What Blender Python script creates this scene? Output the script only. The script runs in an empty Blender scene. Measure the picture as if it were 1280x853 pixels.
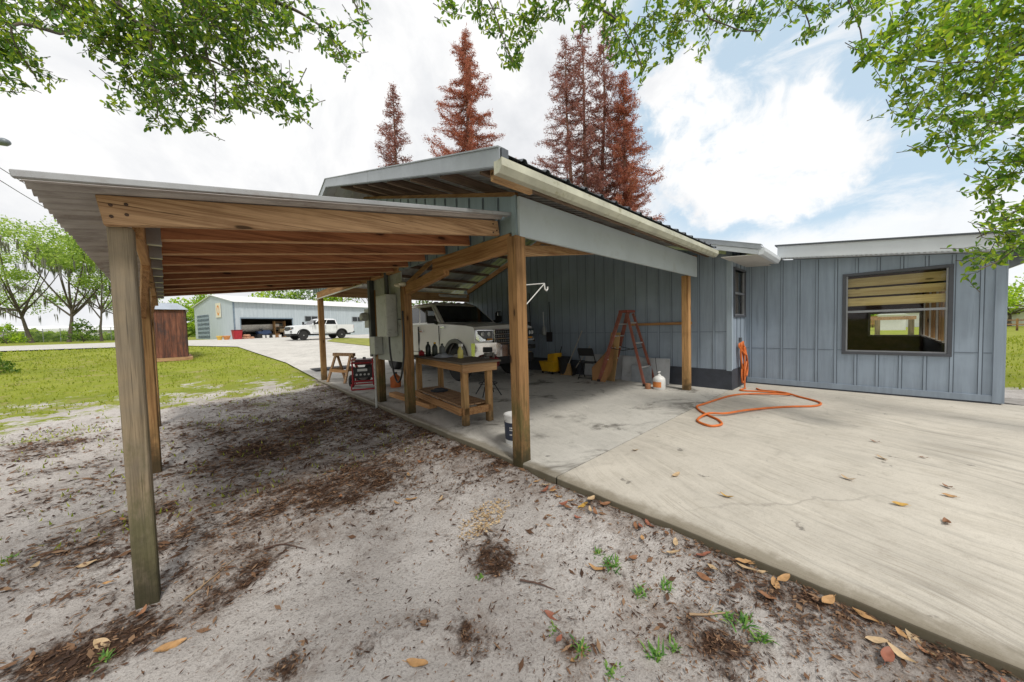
import bpy, bmesh, math, random
from mathutils import Vector, Matrix, noise

V = Vector
PI = math.pi
RAD = math.radians
rnd = random.Random(11)
scene = bpy.context.scene
COL = scene.collection

# ------------------------------------------------------------------ camera
H = 1.42
YAW, PITCH, ROLL, F = 0.740720751, 0.0400951304, -0.0274055777, 412.816789
_f = V((math.sin(YAW) * math.cos(PITCH), math.cos(YAW) * math.cos(PITCH), -math.sin(PITCH)))
_r = V((math.cos(YAW), -math.sin(YAW), 0))
_u = _r.cross(_f)
CR = _r * math.cos(ROLL) + _u * math.sin(ROLL)
CU = -_r * math.sin(ROLL) + _u * math.cos(ROLL)
CF = _f


def ray(px, py):
    return CF * F + CR * (px - 640) + CU * (426.5 - py)


def at(px, py, d):
    """world point seen at a photo pixel at depth d (metres along the view axis)"""
    q = ray(px, py)
    return q * (d / q.dot(CF)) + V((0, 0, H))


def on_z(px, py, z):
    q = ray(px, py)
    return q * ((z - H) / q.z) + V((0, 0, H))


def smooth(a, b, x):
    t = max(0.0, min(1.0, (x - a) / (b - a)))
    return t * t * (3 - 2 * t)


_HP = [(-1000, -.12), (8.5, -.12), (11, -.075), (16, .12), (22, .37), (33, .86), (44, .97), (61, 1.2), (90, 1.3), (5000, 1.3)]


def base_h(y):
    for (a, za), (b, zb) in zip(_HP, _HP[1:]):
        if y <= b:
            return za + (zb - za) * (y - a) / (b - a)
    return 1.3


def ground_h(x, y):
    w = smooth(10, 22, x) * (1 - smooth(20, 60, y))      # the yard to the right stays low
    z = base_h(y) * (1 - w) + -.12 * w
    near = 1 - smooth(14, 26, math.hypot(x, y))
    if near > 0:
        p = V((x, y, 0))
        z += near * (.030 * noise.noise(p * .8) + .020 * noise.noise(p * 2.3 + V((3, 1, 0))) + .016 * noise.noise(p * 6.5)
                     + .010 * noise.noise(p * 14))
        z += (.045 + .025 * smooth(2.6, 1.2, y)) * smooth(1.5, 2.3, x) * (1 if y < 11 else 0)
    if 2.36 < x < 9.6 and y < 11.4:
        z = min(z, -.2)
    return z


def hit(px, py, extra=0.0):
    q = ray(px, py).normalized()
    t = .5
    o = V((0, 0, H))
    while t < 400:
        p = o + q * t
        if p.z <= ground_h(p.x, p.y) + extra:
            return p
        t += .02 + t * .003
    return o + q * t


# ------------------------------------------------------------------ materials
class NT:
    def __init__(s, name):
        s.m = bpy.data.materials.new(name)
        s.m.use_nodes = True
        s.t = s.m.node_tree
        s.b = s.t.nodes['Principled BSDF']
        s.out = s.t.nodes['Material Output']

    def n(s, typ, **kw):
        x = s.t.nodes.new(typ)
        for k, v in kw.items():
            setattr(x, k, v)
        return x

    def l(s, a, b):
        s.t.links.new(a, b)

    def set(s, sock, v):
        if hasattr(v, 'is_output'):
            s.l(v, sock)
        else:
            sock.default_value = v

    def pos(s):
        return s.n('ShaderNodeNewGeometry').outputs['Position']

    def obj(s, scale=(1, 1, 1)):
        tc = s.n('ShaderNodeTexCoord')
        oi = s.n('ShaderNodeObjectInfo')
        m = s.n('ShaderNodeMath', operation='MULTIPLY')
        s.l(oi.outputs['Random'], m.inputs[0])
        m.inputs[1].default_value = 37.0
        va = s.n('ShaderNodeVectorMath', operation='ADD')
        s.l(tc.outputs['Object'], va.inputs[0])
        s.l(m.outputs[0], va.inputs[1])
        return s.vmul(va.outputs[0], scale)

    def vmul(s, v, sc):
        x = s.n('ShaderNodeVectorMath', operation='MULTIPLY')
        s.l(v, x.inputs[0])
        x.inputs[1].default_value = sc
        return x.outputs[0]

    def noise(s, v, scale, detail=4, rough=.6, dist=0):
        x = s.n('ShaderNodeTexNoise')
        if v is not None:
            s.l(v, x.inputs['Vector'])
        x.inputs['Scale'].default_value = scale
        x.inputs['Detail'].default_value = detail
        x.inputs['Roughness'].default_value = rough
        x.inputs['Distortion'].default_value = dist
        return x.outputs[0]

    def ramp(s, fac, stops):
        x = s.n('ShaderNodeValToRGB')
        s.l(fac, x.inputs[0])
        e = x.color_ramp.elements
        while len(e) < len(stops):
            e.new(.5)
        for k, (p, c) in enumerate(stops):
            e[k].position = p
            e[k].color = (c[0], c[1], c[2], 1) if isinstance(c, (tuple, list)) else (c, c, c, 1)
        return x.outputs[0]

    def mix(s, fac, a, b, mode='MIX'):
        x = s.n('ShaderNodeMix', data_type='RGBA', blend_type=mode)
        s.set(x.inputs[0], fac)
        for i, c in ((6, a), (7, b)):
            if hasattr(c, 'is_output'):
                s.l(c, x.inputs[i])
            else:
                x.inputs[i].default_value = (c[0], c[1], c[2], 1)
        return x.outputs[2]

    def math(s, op, a, b=0.0, clamp=False):
        x = s.n('ShaderNodeMath', operation=op, use_clamp=clamp)
        s.set(x.inputs[0], a)
        s.set(x.inputs[1], b)
        return x.outputs[0]

    def sstep(s, v, a, b):
        x = s.n('ShaderNodeMapRange', interpolation_type='SMOOTHSTEP')
        s.set(x.inputs[0], v)
        x.inputs[1].default_value = a
        x.inputs[2].default_value = b
        return x.outputs[0]

    def sep(s, v):
        x = s.n('ShaderNodeSeparateXYZ')
        s.l(v, x.inputs[0])
        return x.outputs

    def bump(s, h, strength=.3, dist=.01):
        x = s.n('ShaderNodeBump')
        s.l(h, x.inputs['Height'])
        x.inputs['Strength'].default_value = strength
        x.inputs['Distance'].default_value = dist
        s.l(x.outputs[0], s.b.inputs['Normal'])

    def done(s, color=None, rough=None, metal=None, spec=None):
        if color is not None:
            if hasattr(color, 'is_output'):
                s.l(color, s.b.inputs['Base Color'])
            else:
                s.b.inputs['Base Color'].default_value = (*color, 1)
        if rough is not None:
            s.set(s.b.inputs['Roughness'], rough)
        if metal is not None:
            s.b.inputs['Metallic'].default_value = metal
        if spec is not None:
            s.b.inputs['Specular IOR Level'].default_value = spec
        return s.m


MATS = {}


def plain(name, c, rough=.6, metal=0, var=.25, scale=6, dirt=None, bump=0.0):
    """paint / plastic / metal with blotchy tone and a little wear"""
    if name in MATS:
        return MATS[name]
    s = NT(name)
    o = s.obj()
    f = s.noise(o, scale, 5, .65)
    c2 = tuple(x * (1 - var) for x in c)
    c3 = tuple(min(1, x * (1 + var * .6)) for x in c)
    colr = s.ramp(f, [(.3, c2), (.7, c3)])
    if dirt:
        g = s.sstep(s.noise(o, scale * 2.7, 6, .7), .52, .75)
        colr = s.mix(g, colr, dirt)
    if bump:
        s.bump(s.noise(o, scale * 8, 3), bump, .004)
    rr = s.ramp(f, [(.2, max(.02, rough - .08)), (.8, min(1, rough + .08))])
    MATS[name] = s.done(colr, rr, metal)
    return MATS[name]


def wood(name, light, dark, axis, algae=0.0, gray=0.0):
    """sawn lumber: long grain, knots, splits, board-to-board tone, algae near the ground"""
    if name in MATS:
        return MATS[name]
    s = NT(name)
    ai = 'xyz'.index(axis)

    def ani(across, along):
        v = [across] * 3
        v[ai] = along
        return s.vmul(o2, tuple(v))
    o2 = s.obj()
    g = s.noise(ani(13, .5), 2.0, 5, .6, .8)
    fine = s.noise(ani(75, 1.3), 2.0, 4, .7)
    blot = s.noise(o2, 2.3, 5, .65)
    mid = tuple(.5 * (p + q) for p, q in zip(light, dark))
    c = s.ramp(s.math('ADD', s.math('MULTIPLY', g, .55), s.math('MULTIPLY', fine, .45)), [(.36, dark), (.46, mid), (.53, light), (.66, tuple(min(1, x * 1.15) for x in light))])
    vo = s.n('ShaderNodeTexVoronoi')
    s.l(ani(6.0, 1.9), vo.inputs['Vector'])
    vo.inputs['Scale'].default_value = 1.0
    kd = s.math('ADD', vo.outputs['Distance'], s.math('MULTIPLY', s.math('SUBTRACT', fine, .5), .05))
    c = s.mix(s.math('MULTIPLY', s.sstep(kd, .26, .10), .55), c, dark)
    c = s.mix(s.math('MULTIPLY', s.sstep(kd, .115, .07), .9), c, tuple(x * .22 for x in dark))
    split = s.sstep(s.noise(ani(38, .7), 2.2, 3, .5), .66, .70)
    c = s.mix(s.math('MULTIPLY', split, .75), c, tuple(x * .2 for x in dark))
    if gray:
        c = s.mix(s.math('MULTIPLY', s.sstep(blot, .35, .65), gray), c, (.17, .15, .12))
    else:
        c = s.mix(s.math('MULTIPLY', s.sstep(blot, .5, .72), .45), c, dark)
    oi = s.n('ShaderNodeObjectInfo')
    tone = s.n('ShaderNodeMapRange')
    s.l(oi.outputs['Random'], tone.inputs[0])
    tone.inputs[3].default_value = .70
    tone.inputs[4].default_value = 1.12
    hs = s.n('ShaderNodeHueSaturation')
    s.l(c, hs.inputs['Color'])
    s.l(tone.outputs[0], hs.inputs['Value'])
    c = hs.outputs[0]
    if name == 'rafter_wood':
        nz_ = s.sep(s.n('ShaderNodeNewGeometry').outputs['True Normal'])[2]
        lit_under_ = s.ramp(fine, [(.35, (.40, .22, .11)), (.6, (.60, .37, .19))])
        c = s.mix(s.sstep(nz_, -.35, -.8), c, lit_under_)      # light bounced onto the undersides is painted in as paler wood
    if algae:
        z = s.sep(s.pos())[2]
        m = s.math('ADD', s.sstep(z, 1.7, .2), s.math('MULTIPLY', s.math('SUBTRACT', s.noise(ani(5, 1.6), 2, 6, .75), .5), 2.4))
        c = s.mix(s.math('MULTIPLY', s.sstep(m, .55, 1.25), algae), c, (.075, .078, .026))
        z2 = s.math('ADD', z, s.math('MULTIPLY', s.math('SUBTRACT', s.noise(o2, 9, 5, .7), .5), .7))
        c = s.mix(s.math('MULTIPLY', s.sstep(z2, .38, -.05), .8), c, (.030, .028, .016))
    s.bump(s.math('ADD', fine, s.math('MULTIPLY', split, -1.5)), .5, .004)
    MATS[name] = s.done(c, .78, 0, .25)
    return MATS[name]


def siding(name, c):
    s = NT(name)
    p = s.pos()
    a = s.noise(s.vmul(p, (7, 7, .6)), 2.0, 5, .6)
    b = s.noise(p, .9, 4)
    grain = s.noise(s.vmul(p, (60, 60, 1.2)), 3.0, 3)
    colr = s.ramp(a, [(.25, tuple(x * .84 for x in c)), (.75, tuple(x * 1.1 for x in c))])
    colr = s.mix(s.sstep(b, .45, .75), colr, tuple(x * 1.13 + .008 for x in c))
    st = s.sstep(s.noise(s.vmul(p, (6, 6, .35)), 3.0, 6, .72), .54, .75)
    colr = s.mix(s.math('MULTIPLY', st, .45), colr, tuple(x * .6 for x in c))
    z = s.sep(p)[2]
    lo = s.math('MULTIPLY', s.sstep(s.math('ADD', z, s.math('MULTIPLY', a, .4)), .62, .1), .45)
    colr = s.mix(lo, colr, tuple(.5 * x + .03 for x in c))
    s.bump(grain, .25, .004)
    return s.done(colr, .62, 0, .35)


def metal_sheet(name, c, rough=.45, metal=.6, rust=0.0):
    s = NT(name)
    p = s.pos()
    a = s.noise(p, 1.4, 5, .65)
    b = s.noise(s.vmul(p, (1, 1, 1)), 22, 3)
    colr = s.ramp(a, [(.25, tuple(x * .7 for x in c)), (.75, tuple(x * 1.15 for x in c))])
    colr = s.mix(s.math('MULTIPLY', b, .35), colr, tuple(x * .6 for x in c))
    if rust:
        r = s.math('MULTIPLY', s.sstep(s.noise(p, 3.4, 7, .72), .48, .68), rust)
        colr = s.mix(r, colr, (.14, .075, .045))
    return s.done(colr, rough, metal)


def leafmat(name, stops, trans=.45, rough=.5):
    s = NT(name)
    g = s.n('ShaderNodeNewGeometry')
    big = s.noise(g.outputs['Position'], .9, 3)
    f = s.math('ADD', s.math('MULTIPLY', g.outputs['Random Per Island'], .7), s.math('MULTIPLY', big, .3))
    c = s.ramp(f, stops)
    s.done(c, rough, 0, .35)
    tr = s.n('ShaderNodeBsdfTranslucent')
    hs = s.n('ShaderNodeHueSaturation')
    s.l(c, hs.inputs['Color'])
    hs.inputs['Saturation'].default_value = 1.1
    hs.inputs['Value'].default_value = 1.9
    s.l(hs.outputs[0], tr.inputs[0])
    mx = s.n('ShaderNodeMixShader')
    mx.inputs[0].default_value = trans
    s.l(s.b.outputs[0], mx.inputs[1])
    s.l(tr.outputs[0], mx.inputs[2])
    s.l(mx.outputs[0], s.out.inputs[0])
    return s.m


def glassmat(name, tint, mixg=.12):
    s = NT(name)
    tr = s.n('ShaderNodeBsdfTransparent')
    tr.inputs[0].default_value = (*tint, 1)
    gl = s.n('ShaderNodeBsdfGlossy')
    gl.inputs['Roughness'].default_value = .03
    fr = s.n('ShaderNodeFresnel')
    fr.inputs[0].default_value = 1.5
    f = s.math('ADD', fr.outputs[0], mixg - .04, True)
    mx = s.n('ShaderNodeMixShader')
    s.l(f, mx.inputs[0])
    s.l(tr.outputs[0], mx.inputs[1])
    s.l(gl.outputs[0], mx.inputs[2])
    s.l(mx.outputs[0], s.out.inputs[0])
    return s.m


# ------------------------------------------------------------------ mesh builder
class MB:
    def __init__(s):
        s.v, s.f = [], []

    def poly(s, pts):
        i = len(s.v)
        s.v += [tuple(p) for p in pts]
        s.f.append(tuple(range(i, i + len(pts))))
        return s

    def hexa(s, p):
        """8 corners: bottom ring 0-3 (ccw seen from above), top ring 4-7"""
        i = len(s.v)
        s.v += [tuple(q) for q in p]
        for a in ((3, 2, 1, 0), (4, 5, 6, 7), (0, 1, 5, 4), (1, 2, 6, 5), (2, 3, 7, 6), (3, 0, 4, 7)):
            s.f.append(tuple(i + k for k in a))
        return s

    def box(s, x0, y0, z0, x1, y1, z1):
        x0, x1 = min(x0, x1), max(x0, x1)
        y0, y1 = min(y0, y1), max(y0, y1)
        z0, z1 = min(z0, z1), max(z0, z1)
        return s.hexa([(x0, y0, z0), (x1, y0, z0), (x1, y1, z0), (x0, y1, z0), (x0, y0, z1), (x1, y0, z1), (x1, y1, z1), (x0, y1, z1)])

    def beam(s, a, b, w, h, up=(0, 0, 1)):
        """bar from a to b; w across, h along up; a,b are the centres of its ends"""
        a, b = V(a), V(b)
        d = (b - a).normalized()
        x = d.cross(V(up))
        if x.length < 1e-4:
            x = d.cross(V((1, 0, 0)))
        x.normalize()
        u = x.cross(d).normalized()
        x, u = x * w / 2, u * h / 2
        return s.hexa([a - x - u, a + x - u, b + x - u, b - x - u, a - x + u, a + x + u, b + x + u, b - x + u])

    def tube(s, pts, r, n=8, closed=False, cap=True):
        pts = [V(p) for p in pts]
        m = len(pts)
        rs = r if isinstance(r, (list, tuple)) else [r] * m
        i0 = len(s.v)
        prev = None
        for k, p in enumerate(pts):
            if closed:
                d = pts[(k + 1) % m] - pts[k - 1]
            else:
                d = pts[min(k + 1, m - 1)] - pts[max(k - 1, 0)]
            if d.length < 1e-9:
                d = V((0, 0, 1))
            d.normalize()
            if prev is None:
                a = d.cross(V((0, 0, 1)))
                if a.length < .05:
                    a = d.cross(V((1, 0, 0)))
            else:
                a = prev - d * prev.dot(d)
                if a.length < 1e-5:
                    a = d.cross(V((0, 0, 1)))
            a.normalize()
            prev = a
            b = d.cross(a)
            for j in range(n):
                t = 2 * PI * j / n
                s.v.append(tuple(p + (a * math.cos(t) + b * math.sin(t)) * rs[k]))
        for k in range(m if closed else m - 1):
            k2 = (k + 1) % m
            for j in range(n):
                j2 = (j + 1) % n
                s.f.append((i0 + k * n + j, i0 + k * n + j2, i0 + k2 * n + j2, i0 + k2 * n + j))
        if cap and not closed:
            s.f.append(tuple(i0 + j for j in reversed(range(n))))
            s.f.append(tuple(i0 + (m - 1) * n + j for j in range(n)))
        return s

    def lathe(s, prof, c=(0, 0, 0), n=20, axis='z'):
        i0 = len(s.v)
        c = V(c)
        for r, z in prof:
            for j in range(n):
                t = 2 * PI * j / n
                a, b = r * math.cos(t), r * math.sin(t)
                s.v.append(tuple(c + V({'z': (a, b, z), 'x': (z, a, b), 'y': (b, z, a)}[axis])))
        for k in range(len(prof) - 1):
            for j in range(n):
                j2 = (j + 1) % n
                s.f.append((i0 + k * n + j, i0 + k * n + j2, i0 + (k + 1) * n + j2, i0 + (k + 1) * n + j))
        s.f.append(tuple(i0 + j for j in reversed(range(n))))
        s.f.append(tuple(i0 + (len(prof) - 1) * n + j for j in range(n)))
        return s

    def prism(s, pts, off):
        """extrude a 3-D polygon by the vector off"""
        pts = [V(p) for p in pts]
        off = V(off)
        n = len(pts)
        i = len(s.v)
        s.v += [tuple(p) for p in pts] + [tuple(p + off) for p in pts]
        s.f.append(tuple(i + k for k in reversed(range(n))))
        s.f.append(tuple(i + n + k for k in range(n)))
        for k in range(n):
            k2 = (k + 1) % n
            s.f.append((i + k, i + k2, i + n + k2, i + n + k))
        return s

    def grid(s, nu, nv, fn):
        i = len(s.v)
        for a in range(nu):
            for b in range(nv):
                s.v.append(tuple(fn(a / (nu - 1), b / (nv - 1))))
        for a in range(nu - 1):
            for b in range(nv - 1):
                s.f.append((i + a * nv + b, i + (a + 1) * nv + b, i + (a + 1) * nv + b + 1, i + a * nv + b + 1))
        return s

    def build(s, name, m, parent=None, bevel=0.0, smooth_deg=None, world=False, solid=0.0, fix=True):
        me = bpy.data.meshes.new(name)
        me.from_pydata(s.v, [], s.f)
        if (fix or bevel) and len(s.f) < 6000:
            bm = bmesh.new()
            bm.from_mesh(me)
            if fix:
                bmesh.ops.recalc_face_normals(bm, faces=bm.faces)
            if bevel:
                es = [e for e in bm.edges if len(e.link_faces) == 2 and e.calc_face_angle(0) > .5]
                bmesh.ops.bevel(bm, geom=es, offset=bevel, segments=1 if bevel < .012 else 2, affect='EDGES', clamp_overlap=True)
            bm.to_mesh(me)
            bm.free()
        if smooth_deg:
            me.polygons.foreach_set('use_smooth', [True] * len(me.polygons))
            me.set_sharp_from_angle(angle=RAD(smooth_deg))
        me.materials.append(m)
        o = bpy.data.objects.new(name, me)
        COL.objects.link(o)
        if solid:
            md = o.modifiers.new('thickness', 'SOLIDIFY')
            md.thickness = solid
            md.offset = 0
        if parent:
            o.parent = parent
            if world:
                o.matrix_parent_inverse = Matrix.Translation(-V(parent.location))
        return o


def tag(o, label=None, cat=None, group=None, kind=None):
    for k, v in (('label', label), ('category', cat), ('group', group), ('kind', kind)):
        if v:
            o[k] = v
    return o


def thing(name, label, cat, loc=(0, 0, 0), rz=0.0, group=None):
    o = bpy.data.objects.new(name, None)
    o.empty_display_size = .2
    COL.objects.link(o)
    o.location = loc
    o.rotation_euler = (0, 0, rz)
    return tag(o, label, cat, group)


KIDS = {}


def copy_thing(o, loc, rz, label, group=None, scale=None):
    def rec(a, parent):
        c = a.copy()
        COL.objects.link(c)
        c.parent = parent
        for ch in [x for x in COL.objects if x.parent == a]:
            rec(ch, c)
        return c
    r = rec(o, None)
    r.location = loc
    r.rotation_euler = (0, 0, rz)
    r['label'] = label
    if scale:
        r.scale = (scale,) * 3
    if group:
        r['group'] = group
    return r


def bez(pts, n=8):
    """Catmull-Rom through pts"""
    pts = [V(p) for p in pts]
    out = []
    for i in range(len(pts) - 1):
        p0, p1, p2, p3 = pts[max(i - 1, 0)], pts[i], pts[i + 1], pts[min(i + 2, len(pts) - 1)]
        for k in range(n):
            t = k / n
            out.append(.5 * ((2 * p1) + (p2 - p0) * t + (2 * p0 - 5 * p1 + 4 * p2 - p3) * t * t + (3 * p1 - p0 - 3 * p2 + p3) * t ** 3))
    out.append(pts[-1])
    return out


# ------------------------------------------------------------------ palette
W_X = wood('treated_wood_x', (.52, .33, .17), (.26, .13, .055), 'x')
W_Y = wood('treated_wood_y', (.50, .275, .12), (.25, .115, .045), 'y')
W_Z = wood('treated_wood_post', (.40, .225, .095), (.17, .085, .034), 'z', algae=.8)
W_ZC = wood('clean_wood_post', (.47, .275, .12), (.24, .12, .048), 'z', algae=.3)
W_OLD = wood('weathered_wood_post', (.29, .225, .145), (.11, .082, .05), 'z', algae=.65, gray=.5)
W_GX = wood('weathered_beam_wood', (.47, .295, .165), (.22, .115, .055), 'x')
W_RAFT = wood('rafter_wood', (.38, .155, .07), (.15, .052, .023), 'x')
W_DX = wood('dark_purlin_wood', (.25, .175, .125), (.10, .065, .045), 'x')
W_YEL = wood('yellow_pine_board', (.55, .42, .17), (.42, .29, .10), 'y')
SIDE = siding('blue_grey_siding', (.285, .345, .42))
SIDE_DK = siding('blue_grey_siding_carport', (.2,.25,.31))
SIDE_C = siding('corner_trim_paint', (.34, .41, .48))
SIDE_LT = siding('pale_grey_green_siding', (.22, .28, .30))
BEAMPAINT = plain('pale_grey_painted_board', (.41, .46, .475), .55, var=.10, scale=1.5, dirt=(.36, .39, .38))
TRIM = plain('white_trim_paint', (.62, .66, .70), .5, var=.08, scale=2)
GUTTER = plain('aged_cream_gutter', (.50, .50, .40), .5, var=.25, scale=3, dirt=(.22, .21, .09))
FOUND = plain('dark_slate_block_paint', (.045, .052, .068), .7, var=.3, bump=.3)
DKFRAME = plain('dark_bronze_window_frame', (.075, .08, .095), .45, var=.2)
GALV = metal_sheet('galvanised_roof_metal', (.40, .43, .46), .42, .5)
GALV_D = metal_sheet('dark_ribbed_metal', (.13, .145, .165), .5, .4)
GALV_U = metal_sheet('roof_underside_metal', (.50, .50, .50), .45, .35, rust=.35)
CORR0 = metal_sheet('old_corrugated_sheet', (.46, .43, .41), .6, .2, rust=.6)
FLASH = metal_sheet('dull_edge_flashing', (.40, .41, .42), .5, .45, rust=.3)
BLACKP = plain('black_plastic', (.018, .018, .019), .5, var=.3)
RUBBER = plain('tyre_rubber', (.022, .022, .022), .85, var=.3)
STEEL = plain('bare_steel', (.5, .5, .5), .35, .9, var=.2)
CHROME = plain('chrome', (.75, .76, .78), .12, 1.0, var=.08)
WHITEP = plain('white_plastic', (.72, .72, .70), .45, var=.1)
REDP = plain('red_paint', (.36, .016, .025), .4, var=.25)
YELP = plain('yellow_plastic', (.70, .40, .015), .45, var=.2)
ORANGE = plain('orange_hose_rubber', (.62, .15, .025), .5, var=.22, scale=9)
PANELGREY = plain('grey_utility_paint', (.36, .375, .345), .55, var=.2, scale=3, dirt=(.16, .16, .14))
BOXGREY = plain('grey_metal_box_paint', (.45, .465, .43), .45, var=.12, dirt=(.25, .25, .22))
CARDB = plain('brown_plywood', (.36, .185, .075), .75, var=.3, scale=2)
BARK = plain('grey_brown_bark', (.11, .09, .07), .9, var=.5, scale=9, bump=.8)
GLASS = glassmat('window_glass', (.95, .97, .97), .03)
SEAM_SHADE = plain('seam_shade_paint', (.11, .135, .165), .8, var=.2)  # dark strips painted as the battens' shadow lines, also used for board seams
CARGLASS = plain('dark_car_glass', (.012, .016, .018), .04, var=.1)
# ------------------------------------------------------------------ ground
PATCH = []
for px, py, r, s_ in ((370, 555, 1.25, 1), (440, 600, .85, 1), (330, 625, .65, .95), (500, 565, .8, .9), (560, 535, .7, .8), (600, 575, .3, .5),
                      (100, 690, .4, .9), (60, 690, .3, .6), (135, 665, .4, .8), (120, 800, .30, .9), (205, 785, .26, .9), (290, 740, .22, .9),
                      (310, 690, .32, .9), (250, 705, .22, .5), (500, 790, .16, .9), (580, 800, .16, .9), (370, 830, .18, .8), (700, 660, .3, .55),
                      (640, 690, .25, .65), (860, 790, .2, 1), (905, 812, .2, .95), (770, 700, .3, .55), (970, 770, .2, .6), (720, 815, .1, .8),
                      (250, 580, .6, .55), (60, 560, .8, .5), (100, 620, .5, .5), (1010, 800, .2, .7), (430, 520, 1.0, .85), (300, 540, .9, .75)):
    g = on_z(px, py, -.12)
    PATCH.append((g.x, g.y, r, s_))


def organic(x, y):
    if x > 2.6 or x < -9 or y > 13 or y < -3:
        return 0
    p = V((x, y, 0))
    w = V((noise.noise(p * 2.2), noise.noise(p * 2.2 + V((7, 3, 1))), 0)) * .28
    q = p + w
    v = 0
    for a, b, r, s_ in PATCH:
        d = math.hypot(q.x - a, q.y - b) / (r * 1.15)
        if d < 1:
            v = max(v, s_ * (1 - d * d))
    e = 2.36 - x
    if 0 < e < .75:
        v = max(v, .85 * (1 - e / .75) * (.75 + .6 * noise.noise(p * 3.1)))
    f = .5 + .5 * noise.fractal(p * 1.3 + V((2, 9, 4)), .8, 2.1, 5)
    v = v * (.35 + .95 * f) + max(0, f - .52) * 1.25 * (1.25 if 1.5 < y < 8 else .7)
    v *= .45 + 1.1 * abs(noise.noise(p * 7))
    return max(0, min(1, v))


def broad(x, y):
    """soft, wide brown staining of the sand"""
    if x > 2.6 or x < -14 or y > 16 or y < -4:
        return 0
    p = V((x, y, 0))
    v = .55 * smooth(-1.6, .4, x) * smooth(1.2, 3.2, y) * (1 - smooth(9, 13, y))
    for a, b, r, s_ in PATCH:
        d = math.hypot(x - a, y - b) / (r * 2.3)
        if d < 1:
            v = max(v, s_ * .8 * (1 - d) ** .8)
    e = 2.36 - x
    v = max(v, .8 * (1 - e / 1.0)) if e < 1.0 else v
    v += .35 * noise.fractal(p * 1.1 + V((4, 2, 8)), .8, 2.2, 5)
    return max(0, min(1, v))


def axis_vals(lo, hi, step, far, grow=1.22):
    a = [lo + step * k for k in range(int((hi - lo) / step) + 1)]
    s_, x = step, a[-1]
    while x < far:
        s_ *= grow
        x += s_
        a.append(x)
    s_, x = step, a[0]
    while x > -far:
        s_ *= grow
        x -= s_
        a.insert(0, x)
    return a


xs = axis_vals(-4.2, 2.6, .05, 700, 1.16)
ys = axis_vals(-.8, 9.2, .055, 700, 1.14)
me = bpy.data.meshes.new('ground')
vs = [(x, y, ground_h(x, y)) for x in xs for y in ys]
ny = len(ys)
fs = [(i * ny + j, (i + 1) * ny + j, (i + 1) * ny + j + 1, i * ny + j + 1) for i in range(len(xs) - 1) for j in range(ny - 1)]
me.from_pydata(vs, [], fs)
at_ = me.attributes.new('organic', 'FLOAT', 'POINT')
at_.data.foreach_set('value', [organic(v[0], v[1]) for v in vs])
at2_ = me.attributes.new('broad', 'FLOAT', 'POINT')
at2_.data.foreach_set('value', [broad(v[0], v[1]) for v in vs])
me.polygons.foreach_set('use_smooth', [True] * len(fs))

s = NT('sandy_dirt_and_lawn')
p = s.pos()
o = s.sep(p)
n1 = s.noise(p, 1.1, 6, .65)
n2 = s.noise(p, 9, 6, .7)
n3 = s.noise(p, 75, 3, .7)
n4 = s.noise(p, 260, 2, .6)
sand = s.ramp(n1, [(.3, (.38, .35, .33)), (.5, (.51, .48, .455)), (.72, (.62, .59, .565))])
sand = s.mix(s.math('MULTIPLY', s.sstep(n3, .50, .66), .6), sand, (.19, .165, .15))
sand = s.mix(s.math('MULTIPLY', s.sstep(n2, .52, .72), .5), sand, (.19, .155, .135))
sand = s.mix(s.math('MULTIPLY', s.sstep(n4, .55, .7), .45), sand, (.52, .49, .47))
at_b = s.n('ShaderNodeAttribute', attribute_name='broad')
bm_ = s.math('ADD', at_b.outputs['Fac'], s.math('MULTIPLY', s.math('SUBTRACT', s.noise(p, 6.5, 8, .78), .5), 2.0))
stain = s.ramp(s.noise(p, 30, 5, .75), [(.3, (.075, .049, .035)), (.5, (.17, .122, .092)), (.68, (.28, .225, .185)), (.8, (.37, .32, .28))])
sand = s.mix(s.math('MULTIPLY', s.sstep(bm_, .30, .95), .75), sand, stain)
at_n = s.n('ShaderNodeAttribute', attribute_name='organic')
org = s.math('ADD', at_n.outputs['Fac'], s.math('MULTIPLY', s.math('SUBTRACT', s.noise(p, 17, 8, .8), .5), 2.2))
brown = s.ramp(s.noise(p, 42, 4, .75), [(.3, (.016, .011, .009)), (.48, (.055, .032, .021)), (.62, (.11, .062, .038)), (.8, (.25, .18, .12))])
dirt = s.mix(s.sstep(org, .2, .78), sand, brown)
# lawn
gcol = s.ramp(s.noise(p, .35, 6, .7), [(.3, (.19, .235, .028)), (.5, (.29, .33, .035)), (.7, (.37, .40, .06))])
gcol = s.mix(s.math('MULTIPLY', s.noise(p, 14, 4, .7), .7), gcol, (.10, .13, .02))
gcol = s.mix(s.math('MULTIPLY', s.sstep(s.noise(p, 1.9, 7, .75), .50, .66), .6), gcol, (.34, .27, .15))
m1 = s.sstep(o[1], 4.5, 18)
m2 = s.sstep(o[0], 10.6, 12.5)
m3 = s.math('MULTIPLY', s.sstep(s.math('MULTIPLY', o[0], -1), .9, 5), .68)
m = s.math('MAXIMUM', s.math('MAXIMUM', m1, m2), m3)
m = s.math('ADD', s.math('MULTIPLY', m, 1.95), s.math('SUBTRACT', s.math('MULTIPLY', s.noise(p, 1.3, 8, .74), 4.2), 2.85))
dirt = s.mix(s.sstep(m, .05, .4), dirt, gcol)
h = s.math('ADD', s.math('MULTIPLY', n2, .5), s.math('ADD', s.math('MULTIPLY', n3, .35), s.math('MULTIPLY', org, .35)))
s.bump(h, .9, .03)
me.materials.append(s.done(dirt, .95, 0, .15))
gr = bpy.data.objects.new('ground', me)
COL.objects.link(gr)
tag(gr, kind='structure')


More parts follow.
